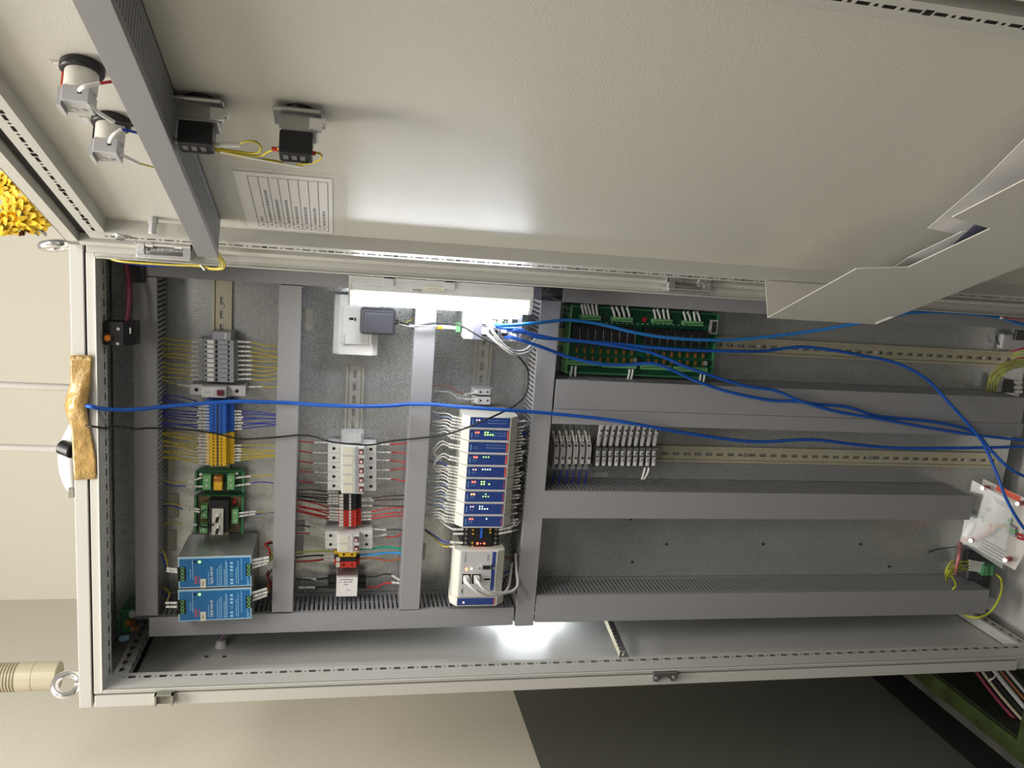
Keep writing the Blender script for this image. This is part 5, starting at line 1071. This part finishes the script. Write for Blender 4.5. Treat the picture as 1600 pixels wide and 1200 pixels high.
wire('thick dark red cable running up to the black door switch', 'maroon', [(198, 502, -.150), (201, 480, -.145), (202, 455, -.14), (200, 430, -.13), (197, 412, -.13)], r=.0042)
G_ = G().box(.540, .578, -.10, -.06, ZF+.120, ZF+.150); solo(G_, 'corner_bracket', 'dgrey', 'dark bracket block in the upper right corner of the cabinet', 'bracket', bevel=.003)
wire('violet blue flat cable tucked behind the upper right frame lip', 'blue', [(180, 408, -.175), (230, 414, -.17), (270, 414, -.172), (320, 415, -.176)], r=.0030)
# left side panel fittings
p = WX(345, 1010, xo+.004); gl_ = thing('cable_gland', 'white cable gland on the left side panel below the power supplies', 'cable gland', p)
G().lathe(p, (1, 0, 0), [(.0115, 0), (.0115, .003), (.0095, .004), (.0090, .012), (.0070, .014), (.0055, .0145)], 16).obj('gland_nut', 'white', gl_)
for i, cl in enumerate(('maroon', 'white', 'blue')):
    e = p+Vector((.012, .002*(i-1), .001*(i-1))); wire(f'{cl} wire curling out of the white cable gland', cl, [e, e+Vector((.012, -.004, -.004)), e+Vector((.034, .006, -.016)), e+Vector((.055, .014, -.026))], r=.0014)
for x, y in ((322, 1027), (350, 1027)): q = WX(x, y, xo+.004); G().cyl(q, q+Vector((.002, 0, 0)), .0035, 10).obj('panel_screw', 'steel', cab)
# perforated angle bracket between plate and frame
A0 = Vector((-.112, -.004, ZF-.772)); A1 = Vector((-.1445, -.152, ZF-.772))
dv = (A1-A0).normalized(); L = (A1-A0).length; sd = Vector((0, 0, -1)); nn = dv.cross(sd).normalized()
if nn.x < 0: nn = -nn
ab = thing('angle_bracket', 'zinc plated perforated angle bracket on the left side panel', 'bracket', A0)
hs = [(.012+.011*i, .0155+.011*i, .0085, .012) for i in range(12)]
perf(G(), lambda a, b_: A0+dv*a+sd*b_, 0, L, 0, .021, hs).obj('bracket_leg', 'steel', ab)
g = G(); g.add([A0, A0+dv*L, A0+dv*L+nn*.014-sd*.0, A0+nn*.014], [(0, 1, 2, 3)]); g.obj('bracket_flange', 'zinc', ab)
e = A0+dv*(L-.008)+sd*.011; G().lathe(e, nn, [(.0050, 0), (.0050, .002), (.0038, .0025), (.0036, .006)], 10).obj('bracket_bolt', 'chrome', ab)
# upper left corner clutter
cr = thing('earth_terminal', 'dark green earthing terminal with brass parts in the upper left corner', 'terminal', (-.11, -.05, ZF+.14))
q = span(191, 207, 948, 986, -.04); G().box(q[0], q[1], -.05, -.02, q[2], q[3]).obj('terminal_base', 'green_d', cr, bevel=.002)
for x, y, m, r in ((207, 972, 'copper', .006), (215, 980, 'copper', .005), (198, 996, 'lightb', .006), (214, 958, 'lgrey', .007)):
    c_ = W(x, y, -.06); G().cyl(c_, c_+Vector((.004, -.012, .006)), r, 12).obj('terminal_stud', m if m in M else 'ink_lblue', cr)
G().tube([W(186, 992, -.05), W(186, 965, -.05), W(197, 942, -.04), (.0-.06, -.02, ZF+.16)], .0018, 6).obj('earth_lead', 'green_d', cr)
# ================================================================== ROOF OF THE CABINET
for i, (y, xe, Y) in enumerate(((606, 112, -.185), (702, 108, -.16))):
    p0 = W(xe, y, Y); z_ = zt+.001 if i == 0 else zt+.016
    q = W(30, y-2, Y)
    o = solo(G().tube([(p0.x, Y, z_), (p0.x, Y+.003, z_+.12), (q.x-.002, Y+.010, z_+.30), (q.x-.004, Y+.02, z_+.6), (q.x-.005, Y+.02, 3.0)], .0058, 12), 'riser_cable', 'pipe', f"grey cable rising from the roof, {'upper one behind the tape' if i == 0 else 'lower one beside the white housing'}", 'cable', 'grey riser cables')
    if i: 
        G().cyl((p0.x, Y, zt+.001), (p0.x, Y, zt+.018), .010, 14).obj('cable_boot', 'black', o)
# white rounded housing lying behind the tape
p = W(108, 712, -.165)
ap = thing('white_device', 'rounded white plastic device standing on the roof behind the tape', 'device', (p.x, -.165, zt))
prof = [(-.074, .004), (-.066, .014), (-.050, .024), (-.028, .031), (-.004, .033), (.016, .030), (.036, .023), (.056, .013), (.068, .003)]
g = G(); rs = []
for x, h in prof: rs.append([Vector((p.x+x, -.163-.026*math.cos(t)*(.45+h*16), zt+.0012+h*math.sin(t)**.7)) for t in [math.pi*k/12 for k in range(13)]])
g.rings(rs); g.obj('device_shell', 'white', ap, bevel=0)
G().cyl((p.x+.016, -.193, zt+.004), (p.x+.020, -.184, zt+.022), .012, 16).obj('device_lens', 'black', ap); G().box(p.x-.064, p.x-.048, -.190, -.175, zt+.004, zt+.012).obj('device_port', 'leafgrey', ap)
# brown packing tape over roof edge and front
nx, ny = 26, 9; g = G(); vs = []; fs = []
left = [(110, 555), (109, 580), (110, 598), (103, 622), (101, 638), (107, 655), (112, 672), (113, 700), (114, 725), (116, 750)]
right = [(144, 555), (143, 580), (142, 598), (138, 622), (136, 638), (138, 655), (141, 672), (146, 695), (150, 722), (151, 748)]
def lerpl(P, t):
    t *= len(P)-1; i = min(int(t), len(P)-2); f = t-i; return (P[i][0]*(1-f)+P[i+1][0]*f, P[i][1]*(1-f)+P[i+1][1]*f)
for i in range(nx+1):
    t = i/nx; l = lerpl(left, t); r = lerpl(right, t); bul = math.exp(-((t-.38)/.16)**2)
    for j in range(ny+1):
        f = j/ny; x = l[0]*(1-f)+r[0]*f; y = l[1]*(1-f)+r[1]*f
        Yt = YF-.0022-.012*bul*math.sin(math.pi*f*.88)-.0015*abs(math.sin(7*t+5*f))*(.3+bul)-random.uniform(0, .0006)
        vs.append(W(x, y+random.uniform(-.4, .4), Yt))
for i in range(nx):
    for j in range(ny): a_ = i*(ny+1)+j; fs.append((a_, a_+1, a_+ny+2, a_+ny+1))
g.add(vs, fs, True)
tp = solo(g, 'packing_tape', 'tape', 'crumpled brown packing tape holding cables on the cabinet top edge', 'tape'); sm = tp.modifiers.new('thick', 'SOLIDIFY'); sm.thickness = .0004
# sounder column
p = W(50, 1057, .02); cx, cy = p.x, .02
sd_ = thing('signal_sounder', 'beige ribbed cylinder sounder on a white stem above the roof', 'sounder', (cx, cy, zt))
G().cyl((cx+.004, cy, zt), (cx+.004, cy, zt+.05), .0085, 16).obj('stem', 'white', sd_)
zb0 = W(93, 1057, .02).z; pr = [(.010, 0), (.0265, 0), (.0275, .002), (.0275, .042), (.0268, .0425), (.0268, .0435), (.0275, .044), (.0275, .072)]
h = .072
for i in range(12): pr += [(.0275, h), (.0250, h+.0008), (.0250, h+.0028), (.0275, h+.0036), (.0275, h+.0055)]; h += .0055
pr += [(.0275, h+.03), (.02, h+.035)]
G().lathe((cx, cy, zb0), (0, 0, 1), pr, 32, smooth=False).obj('sounder_body', 'beige', sd_)
for dx in (-.009, .004): G().cyl((cx+dx, cy-.022, zb0-.0006), (cx+dx, cy-.022, zb0+.001), .003, 8).obj('base_hole', 'hole', sd_)
# yellow flowers behind the door
def flower(c, r, tilt, label):
    root = thing('yellow_flower', label, 'flower', c, 'yellow flower heads'); c = Vector(c); ax = Vector(tilt).normalized(); a = ax.orthogonal().normalized(); b = ax.cross(a)
    g = G()
    for ring, (rad, lift, n) in enumerate(((1, .05, 13), (.80, .32, 11), (.52, .58, 8))):
        for k in range(n):
            u = 2*math.pi*(k+ring*.5)/n+random.uniform(-.1, .1); e = a*math.cos(u)+b*math.sin(u); t = ax.cross(e); w = r*.22*rad+.002
            p0 = c+ax*(r*.15); p1 = c+e*(r*rad*.55)+ax*(r*(lift+.18)); p2 = c+e*(r*rad)+ax*(r*lift*random.uniform(.6, 1.1))
            g.add([p0-t*w*.3, p0+t*w*.3, p1+t*w, p2+t*w*.35, p2-t*w*.35, p1-t*w, p1-ax*w*.5], [(0, 1, 6), (1, 2, 6), (2, 3, 6), (3, 4, 6), (4, 5, 6), (5, 0, 6)])
    g.obj('petals', 'petal', root); G().lathe(c, ax, [(r*.3, -r*.12), (r*.35, .1*r), (r*.12, .35*r)], 10).obj('flower_cup', 'leafgrey', root)
    return root
def wf(x, y, Y): q = W(x, y, Y); return (q.x, q.y, q.z)
flower(wf(36, 330, .02), .040, (-.4, -.8, .25), 'full yellow flower head nearest the door corner')
flower(wf(8, 345, .02), .034, (-.7, -.6, .3), 'yellow flower head at the photo edge beside the full one')
flower(wf(52, 345, .05), .030, (-.6, -.7, -.3), 'small yellow flower head tucked under the door edge')
flower(wf(14, 292, .04), .030, (-.2, -.9, .5), 'yellow flower head highest up beside the door')
solo(G().tube([W(60, 368, .03), W(30, 345, .05), W(0, 330, .08), W(-60, 320, .1)], .002, 6), 'flower_stem', 'leafgrey', 'grey green stem running behind the yellow flowers', 'stem')
g = G(); 
for k in range(7): q = W(38+random.uniform(-5, 8), 363+random.uniform(-5, 3), .02); e = Vector((random.uniform(-1, 1), random.uniform(-1, 1), random.uniform(-1, 1)))*.007; f = Vector((random.uniform(-1, 1), random.uniform(-1, 1), random.uniform(-1, 1)))*.005; g.add([q-e, q+f, q+e, q-f], [(0, 1, 2), (0, 2, 3)])
solo(g, 'dried_bud', 'dried', 'dark red dried bud hanging below the yellow flowers', 'bud')
q0, q1 = W(58, 352, .03), W(72, 371, .03); g = G(); m_ = (q0+q1)/2; w_ = Vector((.003, 0, .009)); g.add([q0, m_+w_, q1, m_-w_, m_+Vector((0, -.004, 0))], [(0, 1, 4), (1, 2, 4), (2, 3, 4), (3, 0, 4)])
solo(g, 'curled_leaf', 'leafgrey', 'grey curled leaf under the yellow flowers near eyebolt', 'leaf')
# ================================================================== BOTTOM OF THE CABINET
M['board_white'] = mat('board_white', (.56, .54, .51), .5, bump=(300, .1))
# white controller board on red spacers under a clear acrylic sheet
BN = Vector((.12, -.50, .86)).normalized(); B0 = W(1560, 815, -.10)
def WB(x, y, off=0):
    d = ray(x, y); p0 = B0+BN*off; return CAM+d*((p0-CAM).dot(BN)/d.dot(BN))
bd = thing('driver_board', 'white circuit board on red spacers beneath clear acrylic, lower right', 'circuit board', B0)
cs = [WB(1536, 748), WB(1640, 796), WB(1586, 891), WB(1516, 852)]
G().slab(cs, BN, .002).obj('board', 'board_white', bd)
hh = .030
ac = G().slab([WB(1519, 750, hh), WB(1584, 786, hh), WB(1566, 889, hh), WB(1500, 846, hh)], BN, .003).obj('acrylic_sheet', 'acrylic', bd)
for i, (x, y) in enumerate(((1543, 762), (1597, 786), (1578, 873), (1525, 843))):
    q = WB(x, y); G().cyl(q, q+BN*hh, .0055, 12).obj('spacer', 'red', bd); G().cyl(q+BN*hh, q+BN*(hh+.004), .0045, 10).obj('spacer_screw', 'alu', ac)
ur = (WB(1600, 780)-WB(1545, 752)).normalized(); ud = BN.cross(ur)
q = WB(1575, 771); G().slab([q-ur*.026-ud*.006, q+ur*.026-ud*.006, q+ur*.026+ud*.006, q-ur*.026+ud*.006], BN, -.0006).obj('red_label', 'ink_red', bd)
g = G()
for k in range(3): q = WB(1563+k*2, 782+k*4); g.slab([q-ur*.016-ud*.001, q+ur*.012-ud*.001, q+ur*.012+ud*.001, q-ur*.016+ud*.001], BN, -.0006)
for k in range(4): q = WB(1553-k*2, 852+k*4.5); g.slab([q-ur*.026-ud*.0014, q+ur*.026-ud*.0014, q+ur*.026+ud*.0014, q-ur*.026+ud*.0014], BN, -.0006)
g.obj('small_print', 'ink', bd); text('CE', .010, WB(1554, 838), ur, ud, 'ink', bd)
for x, y in ((1545, 796), (1578.5, 813)): q = WB(x, y); G().lathe(q, BN, [(.0055, 0), (.0055, .0008)], 14).obj('green_mark', 'green_d', bd)
for k in range(3):
    q = WB(1580, 822+k*5); G().slab([q-ur*.008-ud*.003, q+ur*.012-ud*.003, q+ur*.012+ud*.003, q-ur*.008+ud*.003], BN, -.012).obj('wire_socket', ['tgrey', 'green_c', 'tgrey'][k], bd)
for k in range(2):
    q = WB(1531, 804+k*6); G().slab([q-ur*.014-ud*.003, q+ur*.008-ud*.003, q+ur*.008+ud*.003, q-ur*.014+ud*.003], BN, -.012).obj('wire_socket', ['green_d', 'lgrey'][k], bd)
solo(G().tube([WB(1546, 818, .02), WB(1548, 828, .02), WB(1540, 836, .022), WB(1518, 842, .02), WB(1502, 846, .01), W(1498, 870, -.12), W(1492, 896, -.10)], .0036, 8), 'sheathed_cable', 'w_pink', 'dull pink sheathed cable crossing the white board', 'cable')
for i, (cl, pts) in enumerate((('yellow', [(1548, 832, .022), (1552, 824, .022), (1560, 820, .018), (1576, 822, .012)]), ('white', [(1548, 830, .022), (1556, 820, .022), (1564, 818, .018), (1576, 818, .012)]), ('orange', [(1549, 831, .022), (1556, 823, .022), (1564, 823, .018), (1576, 827, .012)]))):
    solo(G().tube([WB(*p) for p in pts], .0012, 6), 'wire', 'w_'+cl if 'w_'+cl in M else 'orange', f'{cl} core spreading from the pink cable on the white board', 'wire')
for k in range(2): solo(G().tube([WB(1590, 834+k*6, .01), WB(1600, 838+k*5, .016), WB(1640, 850, .02)], .0026, 8), 'wire', 'w_red', f"red wire at the right socket of the white board, {['upper', 'lower'][k]}", 'wire')
q = WB(1513, 828, .012); solo(G().slab([q-ur*.005-ud*.018, q+ur*.005-ud*.018, q+ur*.005+ud*.018, q-ur*.005+ud*.018], BN, .004), 'white_tag', 'paper', 'small white tag plate beside the white board', 'tag')
# green plug and yellow-green wires beside the board
gp = thing('green_plug', 'green multi pole plug with sleeved wires under the acrylic sheet', 'connector', W(1545, 888, -.10))
frontbox('plug_body', 'green_d', gp, 1537, 1554, 884, 900, -.11, -.085, bevel=.001)
for k in range(3):
    for j in range(2): dot('plug_screw', 'green_c', gp, 1541+j*9, 887.5+k*4.6, -.11, .003)
for k in range(6):
    sx, sy = 1537, 880+k*2.6; cl = 'yellowgreen'
    wire(f'yellow-green wire with white sleeve at the green plug, {ORD[k]} from the board', cl, [(1516, 876+k*3, -.10), (1498, 880+k*3, -.10), (1484, 892+k*2, -.10), (1478, 905, -.09)] if k % 2 == 0 else [(1514, 877+k*2.4, -.10), (1490, 873+k*3, -.11), (1478, 890+k, -.11), (1479, 908, -.09)], r=.0016, sleeve=[(sx, sy, -.10), (1514, 876+k*2.8, -.10)], rs=.0024, group='yellow-green wires at the green plug', mark=False)
wire('yellow-green earth wire looping low beside the left duct end', 'yellowgreen', [(1556, 897, -.10), (1564, 905, -.11), (1565, 922, -.13), (1558, 942, -.14), (1545, 958, -.14), (1528, 965, -.14), (1512, 963, -.12), (1506, 960, -.08)], r=.0026)
wire('yellow-green earth wire curling at the end of the left duct', 'yellowgreen', [(1484, 896, -.10), (1492, 908, -.10), (1493, 916, -.095), (1488, 921, -.09)], r=.0022)
blk = thing('black_fixture', 'black clamp fixture below the green plug at cabinet bottom', 'fixture', W(1530, 905, -.05))
q = span(1513, 1537, 888, 909, -.07); G().prism([(q[2], -.07), (q[3], -.07), (q[3], -.04), (q[2]+.004, -.03), (q[2]-.006, -.05)], 'x', q[0], q[1]).obj('fixture_body', 'dgrey', blk, bevel=.003) if False else G().box(q[0], q[1], -.07, -.03, q[2], q[3]).obj('fixture_body', 'dgrey', blk, bevel=.006)
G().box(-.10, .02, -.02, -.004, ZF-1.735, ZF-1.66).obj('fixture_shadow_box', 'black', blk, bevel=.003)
# bundle of yellow wires and a dark connector at the end of the upper rail
for k in range(8):
    wire(f'yellow-green wire in the bundle at the upper rail end, {ORD[k]} from the plate corner', 'yellowgreen', [(1600, 560+k*1.9, -.05), (1580, 563+k*2.0, -.055-.004*(k % 3)), (1566+k*.6, 569+k*2.1, -.06-.004*(k % 2)), (1550+k*1.7, 582+k*1.7, -.06+.004*(k % 3)), (1543+k*2.1, 598+k*.6, -.05-.004*(k % 2)), (1541+k*2.4, 619, -.02)], r=.0011, group='yellow-green bundle at the rail end')
for k in range(6): wire(f"{'yellow-green' if k % 3 else 'red'} wire crossing the upper rail tip, {ORD[k]} from the right", 'yellowgreen' if k % 3 else 'red', [(1580+k % 2*3, 549+k*4.6, -.03), (1592, 546+k*4.6, -.04), (1606, 543+k*5, -.045), (1640, 540+k*5, -.05)], r=.0018, group='wires crossing the rail tip')
cn = thing('round_connector', 'dark connector block with metal clips near the upper rail end', 'connector', W(1580, 602, -.03))
frontbox('connector_body', 'dgrey', cn, 1569, 1587, 594, 614, -.045, -.01, bevel=.002); frontbox('connector_cap', 'lgrey', cn, 1559, 1569, 588, 613, -.04, -.01, bevel=.003)
for y in (595, 603, 610): frontbox('metal_clip', 'alu', cn, 1586, 1598, y, y+5, -.05, -.03, bevel=.001)
bk = thing('cable_clamp', 'pale metal cable clamp with dark wire at the bottom right corner', 'clamp', W(1590, 535, -.02)); frontbox('clamp_plate', 'lgrey', bk, 1566, 1606, 523, 547, -.02, -.004, bevel=.004); frontbox('clamp_bar', 'dgrey', bk, 1588, 1610, 516, 532, -.03, -.02, bevel=.002)
wire('dark thin wire curling beside the pale cable clamp', 'black', [(1556, 524, -.01), (1560, 537, -.012), (1568, 545, -.012), (1578, 546, -.012)], r=.0014); wire('dark second wire curling beside the pale cable clamp', 'black', [(1568, 524, -.012), (1566, 534, -.014), (1570, 542, -.014), (1580, 545, -.014)], r=.0012)
for k in range(2):
    wire(f"pink thin wire at the lower right frame lip, {['upper', 'lower'][k]}", 'pink', [(1565, 494+k*2, -.195), (1580, 497+k*2, -.19), (1610, 500+k*2, -.19), (1650, 503+k*2, -.19)], r=.0011)
q = W(1565, 497, -.20); solo(G().box(q.x-.002, q.x+.002, q.y-.002, q.y+.001, q.z-.003, q.z+.003), 'cable_tie', 'white', 'small white cable tie at the lower right frame lip', 'cable tie')
wire('dark maroon wire low on the plate beside the acrylic sheet', 'black', [(1450, 863, -.004), (1465, 858, -.006), (1490, 855, -.02), (1515, 852, -.05)], r=.0012)
# cables in the floor pit
pcs = [('dark red', 'maroon', .0045), ('beige', 'beige', .004), ('black', 'black', .006), ('grey', 'grey', .006), ('brown', 'brown', .003), ('pale grey', 'grey', .004), ('black', 'black', .007)]
for k, (nm, cl, r) in enumerate(pcs):
    base = [(1523+k*9, 1046-k, .006), (1548+k*8, 1080-k*3, -.02), (1575+k*8, 1112-k*3, -.05), (1612+k*7, 1150-k*2, -.08)]
    P = [WZ(x, y, z) for x, y, z in base]
    solo(G().tube(P, r, 8), 'floor_cable', 'w_'+cl if 'w_'+cl in M else cl, f'{nm} cable in the floor pit, {ORD[k]} from the green frame', 'cable', 'cables in the floor pit')
q = WZ(1547, 1060, .01); solo(G().torus((q.x, q.y, q.z-.006), (.5, .6, .4), .012, .0018, 20, 8), 'cable_tie', 'white', 'white cable tie loop round the floor pit cables', 'cable tie')
